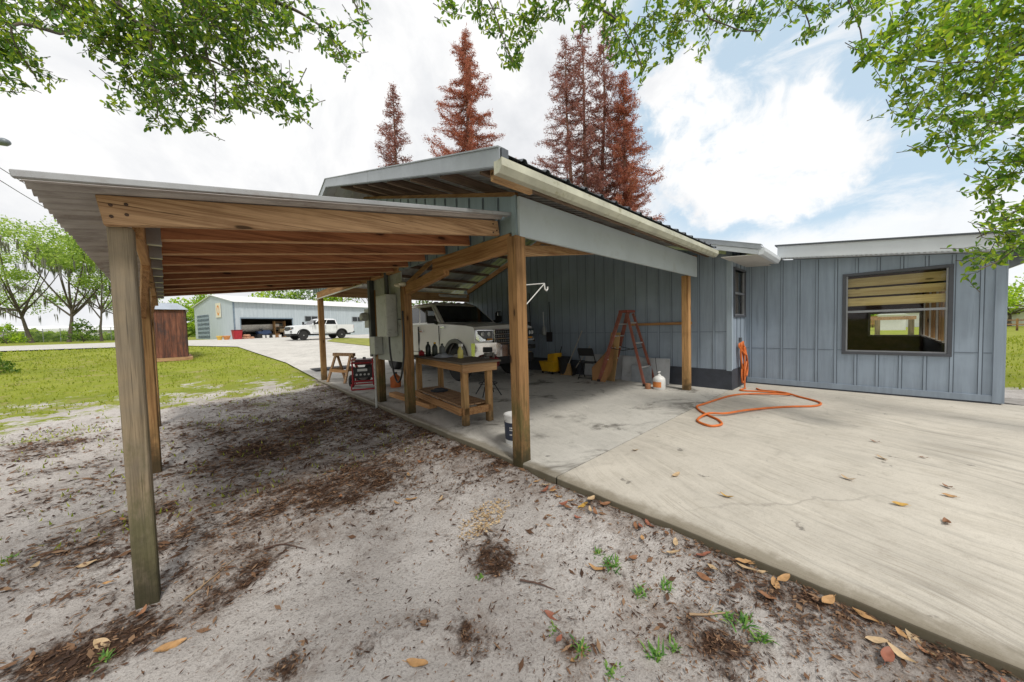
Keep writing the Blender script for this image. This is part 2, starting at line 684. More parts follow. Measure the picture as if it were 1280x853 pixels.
def concrete(name, c, dark, streaks, stains, edge=True):
    s = NT(name)
    p = s.pos()
    o = s.sep(p)
    a = s.noise(p, .8, 6, .65)
    b = s.noise(p, 7, 6, .7)
    fine = s.noise(p, 120, 3, .6)
    col = s.ramp(a, [(.28, tuple(x * .82 for x in c)), (.5, c), (.72, tuple(min(1, x * 1.14) for x in c))])
    col = s.mix(s.math('MULTIPLY', s.sstep(b, .5, .74), .4), col, dark)
    col = s.mix(s.math('MULTIPLY', s.sstep(fine, .5, .7), .22), col, dark)
    if streaks:
        # fine broom strokes and wash marks, nearly straight
        rot = s.n('ShaderNodeVectorRotate', rotation_type='Z_AXIS')
        s.l(p, rot.inputs['Vector'])
        rot.inputs['Angle'].default_value = RAD(-66)
        cmb = s.n('ShaderNodeCombineXYZ')
        s.l(s.math('MULTIPLY', s.noise(p, .35, 2), .9), cmb.inputs[1])
        warp = s.n('ShaderNodeVectorMath', operation='ADD')
        s.l(rot.outputs[0], warp.inputs[0])
        s.l(cmb.outputs[0], warp.inputs[1])
        w_ = warp.outputs[0]
        st = s.noise(s.vmul(w_, (.55, 7.0, 1)), 1.4, 6, .72)
        st2 = s.noise(s.vmul(w_, (1.1, 34, 1)), 1.6, 4, .7)
        st3 = s.noise(s.vmul(p, (3.2, .5, 1)), 1.7, 5, .7)
        patch = s.sstep(s.noise(p, .55, 4, .6), .36, .62)
        k = s.math('MULTIPLY', s.math('MULTIPLY', s.sstep(st, .49, .68), patch), streaks)
        col = s.mix(k, col, tuple(x * .60 for x in c))
        patch2 = s.sstep(s.noise(p, 1.3, 5, .65), .40, .62)
        col = s.mix(s.math('MULTIPLY', s.math('MULTIPLY', s.sstep(st2, .47, .66), patch2), streaks * .7), col, (c[0] * .60, c[1] * .575, c[2] * .53))
        col = s.mix(s.math('MULTIPLY', s.math('MULTIPLY', s.sstep(st3, .50, .70), patch), streaks * .5), col, (c[0] * .70, c[1] * .675, c[2] * .63))
        col = s.mix(s.math('MULTIPLY', s.sstep(st, .46, .30), .45), col, tuple(min(.75, x * 1.25) for x in c))
    if stains:
        t = s.sstep(s.noise(p, 1.15, 6, .72, .6), .52, .68)
        col = s.mix(s.math('MULTIPLY', t, stains), col, (.10, .092, .078))
        sp = s.sstep(s.noise(p, 4.3, 5, .6), .66, .72)
        col = s.mix(s.math('MULTIPLY', sp, .6), col, (.05, .045, .04))
    mott = s.sstep(s.noise(p, 34, 5, .75), .52, .68)
    col = s.mix(s.math('MULTIPLY', mott, .32), col, dark)
    grit = s.sstep(s.noise(p, 210, 2, .5), .6, .68)
    col = s.mix(s.math('MULTIPLY', grit, .35), col, (.16, .14, .12))
    # mossy dirt along the outer edge
    e = s.math('ADD', s.sstep(o[0], 2.62, 2.34), s.math('MULTIPLY', s.math('SUBTRACT', s.noise(p, 6, 5, .7), .5), 1.1))
    col = s.mix(s.math('MULTIPLY', s.sstep(e, .3, 1.0), .75 if edge else 0.0), col, (.17, .145, .10))
    col = s.mix(s.math('MULTIPLY', s.sstep(o[2], -.004, -.03), .75 if edge else 0.0), col, (.10, .085, .05))
    # hairline cracks
    vo = s.n('ShaderNodeTexVoronoi', feature='DISTANCE_TO_EDGE')
    wn = s.n('ShaderNodeTexNoise')
    s.l(p, wn.inputs['Vector'])
    wn.inputs['Scale'].default_value = 2.2
    wn.inputs['Detail'].default_value = 5
    ad = s.n('ShaderNodeVectorMath', operation='MULTIPLY_ADD')
    s.l(wn.outputs['Color'], ad.inputs[0])
    ad.inputs[1].default_value = (.5, .5, 0)
    s.l(p, ad.inputs[2])
    s.l(ad.outputs[0], vo.inputs['Vector'])
    vo.inputs['Scale'].default_value = .31
    cr = s.math('MULTIPLY', s.sstep(vo.outputs['Distance'], .0026, .0006), s.sstep(s.noise(p, .5, 2), .45, .6))
    col = s.mix(s.math('MULTIPLY', cr, .22), col, (.07, .06, .05))
    s.bump(s.math('ADD', s.math('MULTIPLY', b, .4), fine), .25, .004)
    return s.done(col, .85, 0, .25)


CON_PATIO = concrete('washed_patio_concrete', (.52, .487, .425), (.28, .25, .205), .9, .12)
CON_CAR = concrete('stained_carport_concrete', (.52, .505, .465), (.25, .24, .215), .35, .85)
CON_DRIVE = concrete('bright_driveway_concrete', (.54, .525, .49), (.36, .34, .31), .3, .3, False)


def slab(name, y0, y1, x1, m):
    mb = MB()
    n = max(2, int((y1 - y0) / .12))
    ed = lambda y: 2.36 + .018 * noise.noise(V((0, y * 1.7, 0))) + .008 * noise.noise(V((5, y * 9, 0)))
    for k in range(n):
        a, b = y0 + (y1 - y0) * k / n, y0 + (y1 - y0) * (k + 1) / n
        xa, xb = ed(a), ed(b)
        ca, cb = xa + .015, xb + .015
        mb.poly([(ca, a, 0), (x1, a, 0), (x1, b, 0), (cb, b, 0)])
        mb.poly([(xa, a, -.014), (ca, a, 0), (cb, b, 0), (xb, b, -.014)])
        mb.poly([(xa - .004, a, -.3), (xa, a, -.014), (xb, b, -.014), (xb - .004, b, -.3)])
    mb.poly([(2.36, y0, -.3), (x1, y0, -.3), (x1, y0, 0), (2.37, y0, 0)])
    mb.poly([(2.37, y1, 0), (x1, y1, 0), (x1, y1, -.3), (2.36, y1, -.3)])
    mb.poly([(x1, y0, -.3), (x1, y1, -.3), (x1, y1, 0), (x1, y0, 0)])
    return tag(mb.build(name, m, fix=False), kind='structure')


slab('carport_floor', 2.012, 11.45, 8.0, CON_CAR)
slab('patio', -3.6, 2.0, 9.22, CON_PATIO)

# driveway: widens and swings left towards the far metal garage
DL = sorted([(hit(px, py).y, hit(px, py).x) for px, py in ((402, 472), (358, 455), (297, 434.5))])
DL = [(11.4, 2.4)] + [d for d in DL if d[0] > 12.2]
ylast, xlast = DL[-1]
DL += [(ylast + 4, xlast - 3.2), (ylast + 5.5, xlast - 14), (70, -30)]


def drive_left(y):
    for (a, xa), (b, xb) in zip(DL, DL[1:]):
        if y <= b:
            t = (y - a) / (b - a)
            return xa + (xb - xa) * t
    return DL[-1][1]


def drape(name, m, y0, y1, left, right, off, ny=90, nx=24):
    mb = MB()
    mb.grid(ny, nx, lambda u, v: (lambda y: (lambda a, b: (a + (b - a) * v, y, base_h(y) + off))(left(y), right(y)))(y0 + (y1 - y0) * u))
    o = mb.build(name, m, fix=False, smooth_deg=60)
    return tag(o, kind='structure')


drape('driveway', CON_DRIVE, 11.45, 47, drive_left, lambda y: 8.0 if y < 14 else min(34, 8 + (y - 14) * 1.6), .05, 120, 30)
GRASSM = NT('island_lawn')
_p = GRASSM.pos()
GRASSM = GRASSM.done(GRASSM.ramp(GRASSM.noise(_p, 1.5, 6, .7), [(.3, (.16, .19, .04)), (.55, (.27, .28, .07)), (.75, (.34, .31, .12))]), .95, 0, .1)
gi = [hit(px, py, .05) for px, py in ((408, 427), (470, 434), (480, 424), (420, 423))]
mb = MB()
c_ = sum(gi, V()) / 4
ring = []
for k in range(24):
    t = k / 24 * 4
    a, b = gi[int(t)], gi[(int(t) + 1) % 4]
    q = a.lerp(b, t - int(t))
    ring.append(V((q.x, q.y, base_h(q.y) + .075)))
mb.poly(ring)
tag(mb.build('lawn_island', GRASSM), kind='structure')
ROADM = concrete('pale_lane', (.46, .43, .41), (.33, .3, .28), 0, .1, False)
drape('lane', ROADM, 50, 56, lambda y: -160, lambda y: drive_left(y) - .5, .06, 6, 30)

# rubble paving right of the house corner
PAVE = plain('grey_paving_stone', (.30, .28, .26), .9, var=.35, scale=4, dirt=(.12, .10, .07), bump=.4)
mb = MB()
for cx, cy, w, d, a in ((10.3, -1.5, 1.5, 1.0, .2), (10.9, -.4, 1.1, .8, -.2), (10.1, -2.9, 1.3, 1.2, .1), (11.4, -1.6, .7, .6, .5)):
    pass


def paving(cx, cy, w, d, a, label):
    mb = MB()
    pts = []
    for k in range(9):
        t = 2 * PI * k / 9 + .2 * noise.noise(V((cx, k, cy)))
        r = 1 + .16 * noise.noise(V((k * 3.3, cx, cy)))
        x, y = w / 2 * r * math.cos(t), d / 2 * r * math.sin(t)
        pts.append((x, y, 0))
    mb.prism(pts, (0, 0, .07))
    o = mb.build('paving_stone', PAVE, bevel=.015)
    o.location = (cx, cy, -.12)
    o.rotation_euler = (0, 0, a)
    tag(o, label, 'paving stone', 'rough paving stones by the house corner')


paving(10.15, -1.75, 1.3, .9, .2, 'rough grey paving stone nearest the right corner of the blue house')
paving(11.2, -1.2, 1.1, .8, -.2, 'rough grey paving stone behind the nearest one, at the edge of the right lawn')
paving(10.5, -2.9, 1.2, 1.0, .5, 'rough grey paving stone farthest right beside the end of the patio')

# ------------------------------------------------------------------ lean-to
LT = thing('lean_to', 'open wooden lean-to with corrugated roof on old posts, left of the carport', 'lean-to', (0, 5, -.12))


def lx(y):
    return -.30 - .068 * (y - 3.5)


P = lambda n, mb, m, root, **k: mb.build(n, m, root, world=True, **k)
for k, (x, y) in enumerate(((-.335, 2.84), (-.53, 5.55), (-.74, 8.3))):
    s2 = .0475 if k == 0 else .05
    mb = MB().box(x - s2, y - s2, -.35, x + s2, y + s2, 2.035 if k == 0 else 1.99)
    P('post', mb, W_OLD if k == 0 else W_ZC, LT, bevel=.006)
P('front_beam', MB().beam((-.395, 2.765, 2.098), (2.36, 2.765, 2.50), .045, .155), W_GX, LT, bevel=.004)
for x, z in ((-.355, 2.07), (-.355, 2.13), (-.30, 2.09), (-.30, 2.145), (2.28, 2.44), (2.28, 2.53), (2.33, 2.47)):
    P('bolt', MB().lathe([(.009, 0), (.008, -.005), (.003, -.008)], (x, 2.7425, z), 8, 'y'), plain('rusty_bolt', (.09, .055, .04), .6, .4), LT)
P('side_beam', MB().beam((lx(2.9) - .02, 2.9, 2.09), (lx(8.5) - .02, 8.5, 2.07), .045, .19), W_Y, LT, bevel=.004)
P('knee_brace', MB().beam((lx(3.9) - .02, 3.9, 2.02), (-.535, 5.48, 1.70), .045, .14), W_Y, LT, bevel=.004)
P('knee_brace', MB().beam((lx(6.6) - .02, 6.6, 2.02), (-.74, 8.24, 1.68), .045, .14), W_Y, LT, bevel=.004)
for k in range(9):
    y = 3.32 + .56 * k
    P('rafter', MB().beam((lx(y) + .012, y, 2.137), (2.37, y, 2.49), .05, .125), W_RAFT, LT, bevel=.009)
    mb = MB().box(lx(y) + .006, y - .028, 2.055, lx(y) + .075, y - .0205, 2.2).box(lx(y) + .006, y + .0205, 2.055, lx(y) + .075, y + .028, 2.2).box(lx(y) + .006, y - .026, 2.050, lx(y) + .075, y + .026, 2.055)
    P('joist_hanger', mb, STEEL, LT)
zr = lambda x: 2.245 + .150 * x
mb = MB()
nyr = 400
mb.grid(nyr, 14, lambda u, v: (lambda y: (lambda x0: (lambda x: (x, y, zr(x) + .004 + .017 * math.sin(2 * PI * y / .11)))(x0 + (2.37 - x0) * v))(lx(y) - .36 + .012 * noise.noise(V((y * 3, 0, 0)))))(2.60 + 5.95 * u))
s = NT('dirty_corrugated_rib_shade')
p = s.pos()
wv = s.math('SINE', s.math('MULTIPLY', s.sep(p)[1], 2 * PI / .11))
bl = s.noise(s.vmul(p, (1.2, 5, 1)), 2, 6, .7)
cc = s.ramp(bl, [(.3, (.22, .19, .175)), (.5, (.42, .39, .37)), (.7, (.56, .53, .51))])
cc = s.mix(s.sstep(s.math('ADD', wv, s.math('MULTIPLY', s.math('SUBTRACT', bl, .5), 1.5)), -.1, .9), cc, (.11, .085, .075))  # dark stripes paint in the shade between the ribs
cc = s.mix(s.math('MULTIPLY', s.sstep(s.noise(p, 3, 6, .7), .55, .7), .6), cc, (.17, .10, .065))
CORR = s.done(cc, .65, .1)
P('roof_sheet', mb, CORR, LT, fix=False, smooth_deg=60)
mb = MB()
a, b = V((lx(2.57) - .375, 2.572, zr(lx(2.57) - .375) + .005)), V((2.40, 2.572, zr(2.40) + .005))
mb.beam(a, b, .03, .034)
P('edge_flashing', mb, FLASH, LT, bevel=.004)

# ------------------------------------------------------------------ carport
CP = thing('carport', 'open carport with ribbed metal gable roof on square timber posts, over the silver pickup', 'carport', (5, 6.5, 0))
RS = .295            # roof slope
EY, EZ, RY = 2.06, 2.84, 7.1
RZ = EZ + (RY - EY) * RS
BY = 12.1
roof_z = lambda y: EZ + (y - EY) * RS if y < RY else RZ - (y - RY) * RS
for x, y, zt, zb in ((2.41, 2.53, 2.365, -.3), (2.50, 5.38, 2.2, -.3), (2.52, 6.72, 2.24, -.3), (2.50, 11.2, 2.62, -.01), (7.43, 2.66, 2.41, -.01)):
    P('post', MB().box(x - .07, y - .07, zb, x + .07, y + .07, zt), W_Z if zb < -.1 else W_ZC, CP, bevel=.006)
P('header_beam', MB().beam((2.43, 2.61, 2.325), (2.43, 4.25, 2.325), .09, .19), W_Y, CP, bevel=.005)
P('header_beam', MB().beam((2.432, 5.46, 2.52), (2.432, 11.1, 2.52), .085, .185), W_Y, CP, bevel=.005)
P('knee_brace', MB().beam((2.43, 3.95, 2.24), (2.50, 5.30, 2.10), .09, .15), W_Y, CP, bevel=.005)
P('knee_brace', MB().beam((2.5, 2.7, 2.26), (4.2, 2.62, 2.50), .045, .12), W_X, CP, bevel=.004)
P('fascia_board', MB().box(2.395, 2.452, 2.358, 7.45, 2.49, 2.765), BEAMPAINT, CP, bevel=.004)
P('front_beam', MB().box(2.49, 2.495, 2.415, 7.4, 2.57, 2.70), W_X, CP, bevel=.004)
P('back_beam', MB().box(2.44, 11.16, 2.52, 7.9, 11.25, 2.82), W_X, CP, bevel=.004)
# gable siding above the lean-to
mb = MB()
mb.prism([(2.40, 2.50, 2.425), (2.40, 5.4, 2.425), (2.40, 5.4, 2.62), (2.40, 11.6, 2.62), (2.40, 11.6, roof_z(11.6) - .20), (2.40, RY, RZ - .20), (2.40, 2.50, roof_z(2.5) - .20)], (.02, 0, 0))
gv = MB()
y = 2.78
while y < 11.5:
    gv.box(2.3935, y - .006, 2.43 if y < 5.4 else 2.625, 2.3995, y + .006, roof_z(y) - .21)  # painted shadow line beside the batten
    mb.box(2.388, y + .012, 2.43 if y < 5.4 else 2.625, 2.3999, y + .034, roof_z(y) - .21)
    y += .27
mb.box(2.378, 2.49, 2.37, 2.3995, 2.56, roof_z(2.5) - .19)
P('gable_siding', mb, SIDE_LT, CP, fix=True)
P('seam_shade', gv, SEAM_SHADE, CP)
# roof: ribbed sheets with thickness
mb = MB()
X0, X1 = 1.80, 7.42


def roof_strip(mb, x0, x1, y0, y1, zf, rib=.30, hgt=.028):
    """trapezoid-ribbed sheet; ribs run down the slope"""
    prof = []
    x = x0
    while x < x1 - 1e-6:
        for dx, dz in ((0, 0), (rib * .76, 0), (rib * .83, hgt), (rib * .93, hgt), (rib, 0)):
            if x + dx <= x1 + 1e-6 and not (dx == 0 and prof):
                prof.append((x + dx, dz))
        x += rib
    i = len(mb.v)
    for (a, dz) in prof:
        mb.v.append((a, y0, zf(y0) + dz))
        mb.v.append((a, y1, zf(y1) + dz))
    for k in range(len(prof) - 1):
        mb.f.append((i + 2 * k, i + 2 * k + 2, i + 2 * k + 3, i + 2 * k + 1))


roof_strip(mb, X0, X1, EY - .03, RY, roof_z)
roof_strip(mb, X0, X1, BY, RY, roof_z)
P('roof_sheet', mb, GALV_D, CP, fix=False, solid=.004)
mb = MB()
mb.poly([(X0, EY, roof_z(EY) - .02), (X1, EY, roof_z(EY) - .02), (X1, RY, RZ - .02), (X0, RY, RZ - .02)])
mb.poly([(X0, RY, RZ - .02), (X1, RY, RZ - .02), (X1, BY, roof_z(BY) - .02), (X0, BY, roof_z(BY) - .02)])
# corrugation of the underside
for k in range(int((X1 - X0) / .15)):
    x = X0 + .08 + .15 * k
    for ya, yb in ((EY + .02, RY - .01), (RY + .01, BY - .02)):
        mb.beam((x, ya, roof_z(ya) - .028), (x, yb, roof_z(yb) - .028), .05, .014)
P('roof_lining', mb, GALV_U, CP, fix=True)
y = EY + .32
while y < BY - .1:
    z = roof_z(y) - .085
    if abs(y - RY) > .1:
        P('purlin', MB().beam((1.86, y, z), (7.9, y, z), .045, .09), W_DX, CP)
    y += .68
for x in (2.50, 5.1, 7.86):
    for ya, yb in ((2.62, RY), (RY, 11.2)):
        P('rafter', MB().beam((x, ya, roof_z(ya) - .215), (x, yb, roof_z(yb) - .215), .045, .16), W_Y, CP)
# eave end board under the overhang, rake fascia and gutter
P('eave_board', MB().box(1.9, 2.26, 2.72, 2.39, 2.30, 2.86), W_X, CP)
rk = MB()
for ya, yb in ((EY - .03, 4.9), (4.905, RY), (BY, RY)):
    dz = .035
    i = [(1.772, ya, roof_z(ya) + dz), (1.772, yb, roof_z(yb) + dz), (1.772, yb, roof_z(yb) - .115), (1.772, ya, roof_z(ya) - .115)]
    rk.prism(i, (.012, 0, 0))
    rk.beam((1.80, ya, roof_z(ya) + dz), (1.80, yb, roof_z(yb) + dz), .08, .012)
    rk.beam((1.80, ya, roof_z(ya) - .118), (1.80, yb, roof_z(yb) - .118), .04, .008)
P('rake_fascia', rk, GALV, CP)
P('eave_flashing', MB().box(1.79, EY - .045, 2.70, 1.86, EY + .03, 2.86), GALV_D, CP)
g = MB()
prof = [(0, 0), (0, -.095), (-.04, -.095), (-.07, -.055), (-.075, 0), (-.086, .004), (-.086, -.058), (-.048, -.104), (.01, -.104), (.01, 0)]
g.prism([(1.73, EY - .02 + a, 2.742 + b) for a, b in prof], (5.33, 0, 0))
P('gutter', g, GUTTER, CP)
for x in (1.735, 7.05):
    P('gutter_cap', MB().prism([(x, EY - .02 + a, 2.742 + b) for a, b in ((0, 0), (0, -.10), (-.046, -.10), (-.083, -.056), (-.083, 0))], (.006, 0, 0)), GUTTER, CP)

# ------------------------------------------------------------------ house
HS = thing('house', 'blue-grey board-sided single storey house with dark block base and a big window', 'house', (11, 4, 0))
WX = 7.95                     # carport-side wall
CY = 1.98                     # corner
GX = 9.12                     # wing wall


GV = MB()


def batten_wall(mb, axis, c, a0, a1, z0, ztop, step, holes=(), out=-1, first=None, double=True):
    """sheet siding with battens; axis 'y' = wall plane x=c running along y"""
    def q(a, z, d):
        return (c + out * d, a, z) if axis == 'y' else (a, c + out * d, z)
    cuts = sorted({a0, a1} | {h[0] for h in holes} | {h[1] for h in holes})
    for a, b in zip(cuts, cuts[1:]):
        hh = [h for h in holes if h[0] <= a + 1e-6 and h[1] >= b - 1e-6]
        segs = [(lambda t: z0, ztop)] if not hh else [(lambda t: z0, lambda t, h=hh[0]: h[2]), (lambda t, h=hh[0]: h[3], ztop)]
        for lo, hi in segs:
            mb.prism([q(a, lo(a), 0), q(b, lo(b), 0), q(b, hi(b), 0), q(a, hi(a), 0)], tuple(V(q(0, 0, -.12)) - V(q(0, 0, 0))))
    a = first if first is not None else a0 + step
    while a < a1 - .03:
        spans = [(z0, ztop(a) - .012)]
        for h in holes:
            if h[0] - .03 < a < h[1] + .03:
                spans = [(z0, h[2] - .03), (h[3] + .03, ztop(a) - .012)]
        for lo, hi in spans:
            if hi - lo > .05:
                p0, p1 = q(a + .004, lo, .0005), q(a + (.034 if double else .02), hi, .012)
                mb.box(*p0, *p1)
                p0, p1 = q(a - .008, lo + .001, .0005), q(a + .0035, hi - .001, .005)
                GV.box(*p0, *p1)  # dark strip standing in for the batten's shadow line
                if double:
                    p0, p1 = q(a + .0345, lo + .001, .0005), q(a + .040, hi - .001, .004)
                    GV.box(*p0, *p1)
        a += step


# long wall behind the carport
ztw = lambda y: min(roof_z(y), 9) - .03
mb = MB()
for ya, yb in ((CY, RY), (RY, 11.6)):
    batten_wall(mb, 'y', WX, ya, yb, .42, ztw, .295)
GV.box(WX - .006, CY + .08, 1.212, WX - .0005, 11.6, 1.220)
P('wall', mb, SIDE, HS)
P('foundation', MB().box(WX - .02, CY - .025, -.1, WX + .1, 11.6, .42).box(WX + .1, CY - .025, -.1, GX, CY + .1, .42), FOUND, HS, bevel=.004)
for k in range(3):
    pass
# return wall with the small window
w2 = (8.17, 9.0, 1.56, 2.52)
mb = MB()
batten_wall(mb, 'x', CY, WX + .12, GX + .02, .42, lambda a: 2.95, .3, [w2], out=-1, double=False)
P('wall', mb, SIDE, HS)
P('corner_board', MB().box(WX - .022, CY - .022, .40, WX + .055, CY + .0, 2.93).box(WX - .022, CY, .40, WX - .001, CY + .075, 2.93), SIDE_C, HS)


def window(x0, x1, z0, z1, mk, name_root, rail, thick=.045):
    """mk(a, z, d) -> world point; d = distance out of the wall"""
    fr = MB()

    def bar(a0, a1, b0, b1, d0, d1):
        fr.hexa([mk(a0, b0, d0), mk(a1, b0, d0), mk(a1, b0, d1), mk(a0, b0, d1), mk(a0, b1, d0), mk(a1, b1, d0), mk(a1, b1, d1), mk(a0, b1, d1)])
    t = thick
    bar(x0 - t, x1 + t, z0 - t, z0, -.08, .03)
    bar(x0 - t, x1 + t, z1, z1 + t, -.08, .03)
    bar(x0 - t, x0, z0, z1, -.08, .026)
    bar(x1, x1 + t, z0, z1, -.08, .026)
    f = P('window', fr, DKFRAME, name_root, bevel=.003)
    sash = MB()

    def sb(a0, a1, b0, b1, d0, d1):
        sash.hexa([mk(a0, b0, d0), mk(a1, b0, d0), mk(a1, b0, d1), mk(a0, b0, d1), mk(a0, b1, d0), mk(a1, b1, d0), mk(a1, b1, d1), mk(a0, b1, d1)])
    sb(x0 + .001, x1 - .001, rail - .02, rail + .02, -.04, .006)
    sb(x0 + .001, x0 + .022, z0 + .001, z1 - .001, -.045, .001)
    sb(x1 - .022, x1 - .001, z0 + .001, z1 - .001, -.045, .001)
    sb(x0 + .022, x1 - .022, z0 + .001, z0 + .024, -.045, .001)
    s_ = sash.build('sash', plain('grey_aluminium_sash', (.30, .31, .33), .4, .3, var=.15), f)
    g = MB()
    g.poly([mk(x0 + .01, z0 + .01, -.03), mk(x1 - .01, z0 + .01, -.03), mk(x1 - .01, rail, -.03), mk(x0 + .01, rail, -.03)])
    g.build('pane', GLASS, f)
    g = MB()
    g.poly([mk(x0 + .01, rail, -.022), mk(x1 - .01, rail, -.022), mk(x1 - .01, z1 - .01, -.022), mk(x0 + .01, z1 - .01, -.022)])
    g.build('pane', GLASS, f)
    return f


window(w2[0], w2[1], w2[2], w2[3], lambda a, z, d: (a, CY - d, z), HS, 2.03)
P('curtain', MB().grid(30, 2, lambda u, v: (w2[0] + .02 + (w2[1] - w2[0] - .04) * u, CY + .10 + .012 * math.sin(u * 40), w2[2] + (w2[3] - w2[2]) * v)), plain('beige_window_blind', (.22, .17, .13), .9, var=.2), HS, fix=False)
# wing
wtop = lambda y: 2.785 + (y - 1.98) * .12
w1 = (-.845, .355, .785, 2.225)
mb = MB()
batten_wall(mb, 'y', GX, -1.36, CY, .03, wtop, .278, [w1], first=-1.36 + .17)
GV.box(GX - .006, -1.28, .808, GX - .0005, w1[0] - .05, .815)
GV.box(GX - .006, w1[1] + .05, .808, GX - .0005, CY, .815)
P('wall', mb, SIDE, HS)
P('seam_shade', GV, SEAM_SHADE, HS)
P('base_trim', MB().box(GX - .022, -1.30, .028, GX - .001, CY - .03, .135), SIDE, HS, bevel=.003)
P('corner_board', MB().box(GX - .026, -1.38, .02, GX - .0005, -1.29, 2.37).box(GX - .026, -1.40, .02, GX + .07, -1.381, 2.32), SIDE, HS)
P('sill_plate', MB().box(GX - .012, -1.37, -.02, GX + .1, CY - .02, .027), FOUND, HS)
WN = window(w1[0], w1[1], w1[2], w1[3], lambda a, z, d: (GX - d, a, z), HS, 1.545, .05)
for z0, z1 in ((2.02, 2.185), (1.84, 1.985), (1.655, 1.805)):
    P('window_board', MB().box(GX + .095, w1[0] - .04, z0, GX + .125, w1[1] + .04, z1), W_YEL, HS, bevel=.004)
# the room behind the window, open at the back
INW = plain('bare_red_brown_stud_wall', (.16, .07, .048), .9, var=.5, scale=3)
BX = 15.0
oz0, oz1, oy0, oy1 = .90, 1.53, -.90, .05
mb = MB()
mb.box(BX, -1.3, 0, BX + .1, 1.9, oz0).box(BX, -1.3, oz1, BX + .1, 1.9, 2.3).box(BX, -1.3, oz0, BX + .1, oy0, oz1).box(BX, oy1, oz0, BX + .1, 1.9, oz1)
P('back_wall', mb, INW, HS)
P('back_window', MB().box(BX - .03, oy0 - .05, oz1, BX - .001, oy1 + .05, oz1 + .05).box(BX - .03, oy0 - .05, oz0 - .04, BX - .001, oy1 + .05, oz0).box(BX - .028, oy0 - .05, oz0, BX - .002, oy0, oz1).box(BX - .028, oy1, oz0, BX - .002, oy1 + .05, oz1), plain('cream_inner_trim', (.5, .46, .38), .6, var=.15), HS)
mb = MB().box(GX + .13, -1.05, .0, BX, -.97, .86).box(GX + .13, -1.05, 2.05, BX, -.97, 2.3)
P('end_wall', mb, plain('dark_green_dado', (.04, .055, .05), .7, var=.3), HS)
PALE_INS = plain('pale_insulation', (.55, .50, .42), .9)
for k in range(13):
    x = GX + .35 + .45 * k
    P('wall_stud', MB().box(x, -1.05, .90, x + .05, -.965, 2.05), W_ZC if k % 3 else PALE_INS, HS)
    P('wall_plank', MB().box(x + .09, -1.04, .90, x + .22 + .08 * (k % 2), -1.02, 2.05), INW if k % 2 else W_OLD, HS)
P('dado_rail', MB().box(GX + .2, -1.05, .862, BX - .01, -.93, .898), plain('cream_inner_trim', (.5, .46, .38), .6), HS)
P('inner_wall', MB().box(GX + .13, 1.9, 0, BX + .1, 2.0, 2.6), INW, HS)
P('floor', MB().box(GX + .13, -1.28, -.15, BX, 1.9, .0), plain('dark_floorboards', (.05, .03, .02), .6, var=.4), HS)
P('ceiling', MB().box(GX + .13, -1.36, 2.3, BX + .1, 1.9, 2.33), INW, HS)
# wing roof
ft = lambda y: 2.965 + (y - 1.38) * .122
mb = MB()
mb.prism([(8.80, 1.36, ft(1.36)), (8.80, -1.80, ft(-1.8)), (8.80, -1.80, ft(-1.8) - .24), (8.80, 1.36, ft(1.36) - .24)], (.022, 0, 0))
P('fascia', mb, TRIM, HS, bevel=.003)
mb = MB()
mb.prism([(8.77, 1.40, ft(1.40) + .002), (8.77, -1.84, ft(-1.84) + .002), (8.77, -1.84, ft(-1.84) + .026), (8.77, 1.40, ft(1.40) + .026)], (6.7, 0, 0))
P('roof_sheet', mb, GALV_D, HS)
mb = MB()
mb.prism([(8.822, 1.43, ft(1.43) - .237), (8.822, -1.8, ft(-1.8) - .237), (8.822, -1.8, ft(-1.8) - .225), (8.822, 1.43, ft(1.43) - .225)], (.30, 0, 0))
k = 0
y = -1.75
while y < 1.3:
    mb.box(8.806, y, ft(y) - .252, 8.83, y + .028, ft(y) - .2405)
    y += .06
P('soffit', mb, TRIM, HS)
mb = MB()
mb.prism([(8.80, -1.80, ft(-1.8) - .265), (15.4, -1.80, ft(-1.8) - .265), (15.4, -1.80, ft(-1.8)), (8.80, -1.80, ft(-1.8))], (0, .02, 0))
P('fascia', mb, TRIM, HS)
mb = MB()
mb.box(GX + .002, -1.378, 0, 15.1, -1.363, .88).box(GX + .002, -1.378, 2.05, 15.1, -1.363, 2.30).box(GX + .002, -1.378, .88, GX + .45, -1.363, 2.05)  # mid-height gap added in this unseen wall so daylight reaches the room
P('wall', mb, SIDE, HS)
# main roof over the house (its front slope ends in a small eave beside the wing)
hz = lambda y: 2.755 + (y - 1.38) * .315 if y < RY else 2.755 + (RY - 1.38) * .315 - (y - RY) * .315
HX0, HX1 = 7.32, 15.6
mb = MB()
roof_strip(mb, HX0, HX1, 1.36, RY, hz, .23, .022)
roof_strip(mb, HX0, HX1, 12.3, RY, hz, .23, .022)
P('roof_sheet', mb, GALV, HS, fix=False, solid=.004)
mb = MB()
for ya, yb in ((1.36, RY), (12.3, RY)):
    mb.prism([(HX0 - .02, ya, hz(ya) + .03), (HX0 - .02, yb, hz(yb) + .03), (HX0 - .02, yb, hz(yb) - .055), (HX0 - .02, ya, hz(ya) - .055)], (.02, 0, 0))
    mb.beam((HX0 + .06, ya, hz(ya) + .036), (HX0 + .06, yb, hz(yb) + .036), .17, .01)
P('rake_fascia', mb, GALV, HS)
mb = MB()
mb.prism([(HX0, 1.40, hz(1.4) - .06), (HX0, 3.2, hz(3.2) - .06), (HX0, 3.2, hz(3.2) - .15), (HX0, 1.40, hz(1.40) - .15)], (.02, 0, 0))
P('rake_board', mb, TRIM, HS)
mb = MB()
mb.prism([(HX0 + .02, 1.40, 2.61), (8.80, 1.40, 2.61), (8.80, 1.52, 2.62), (9.2, 1.52, 2.62), (9.2, 1.995, 2.66), (HX0 + .02, 1.995, 2.66)], (0, 0, .012))
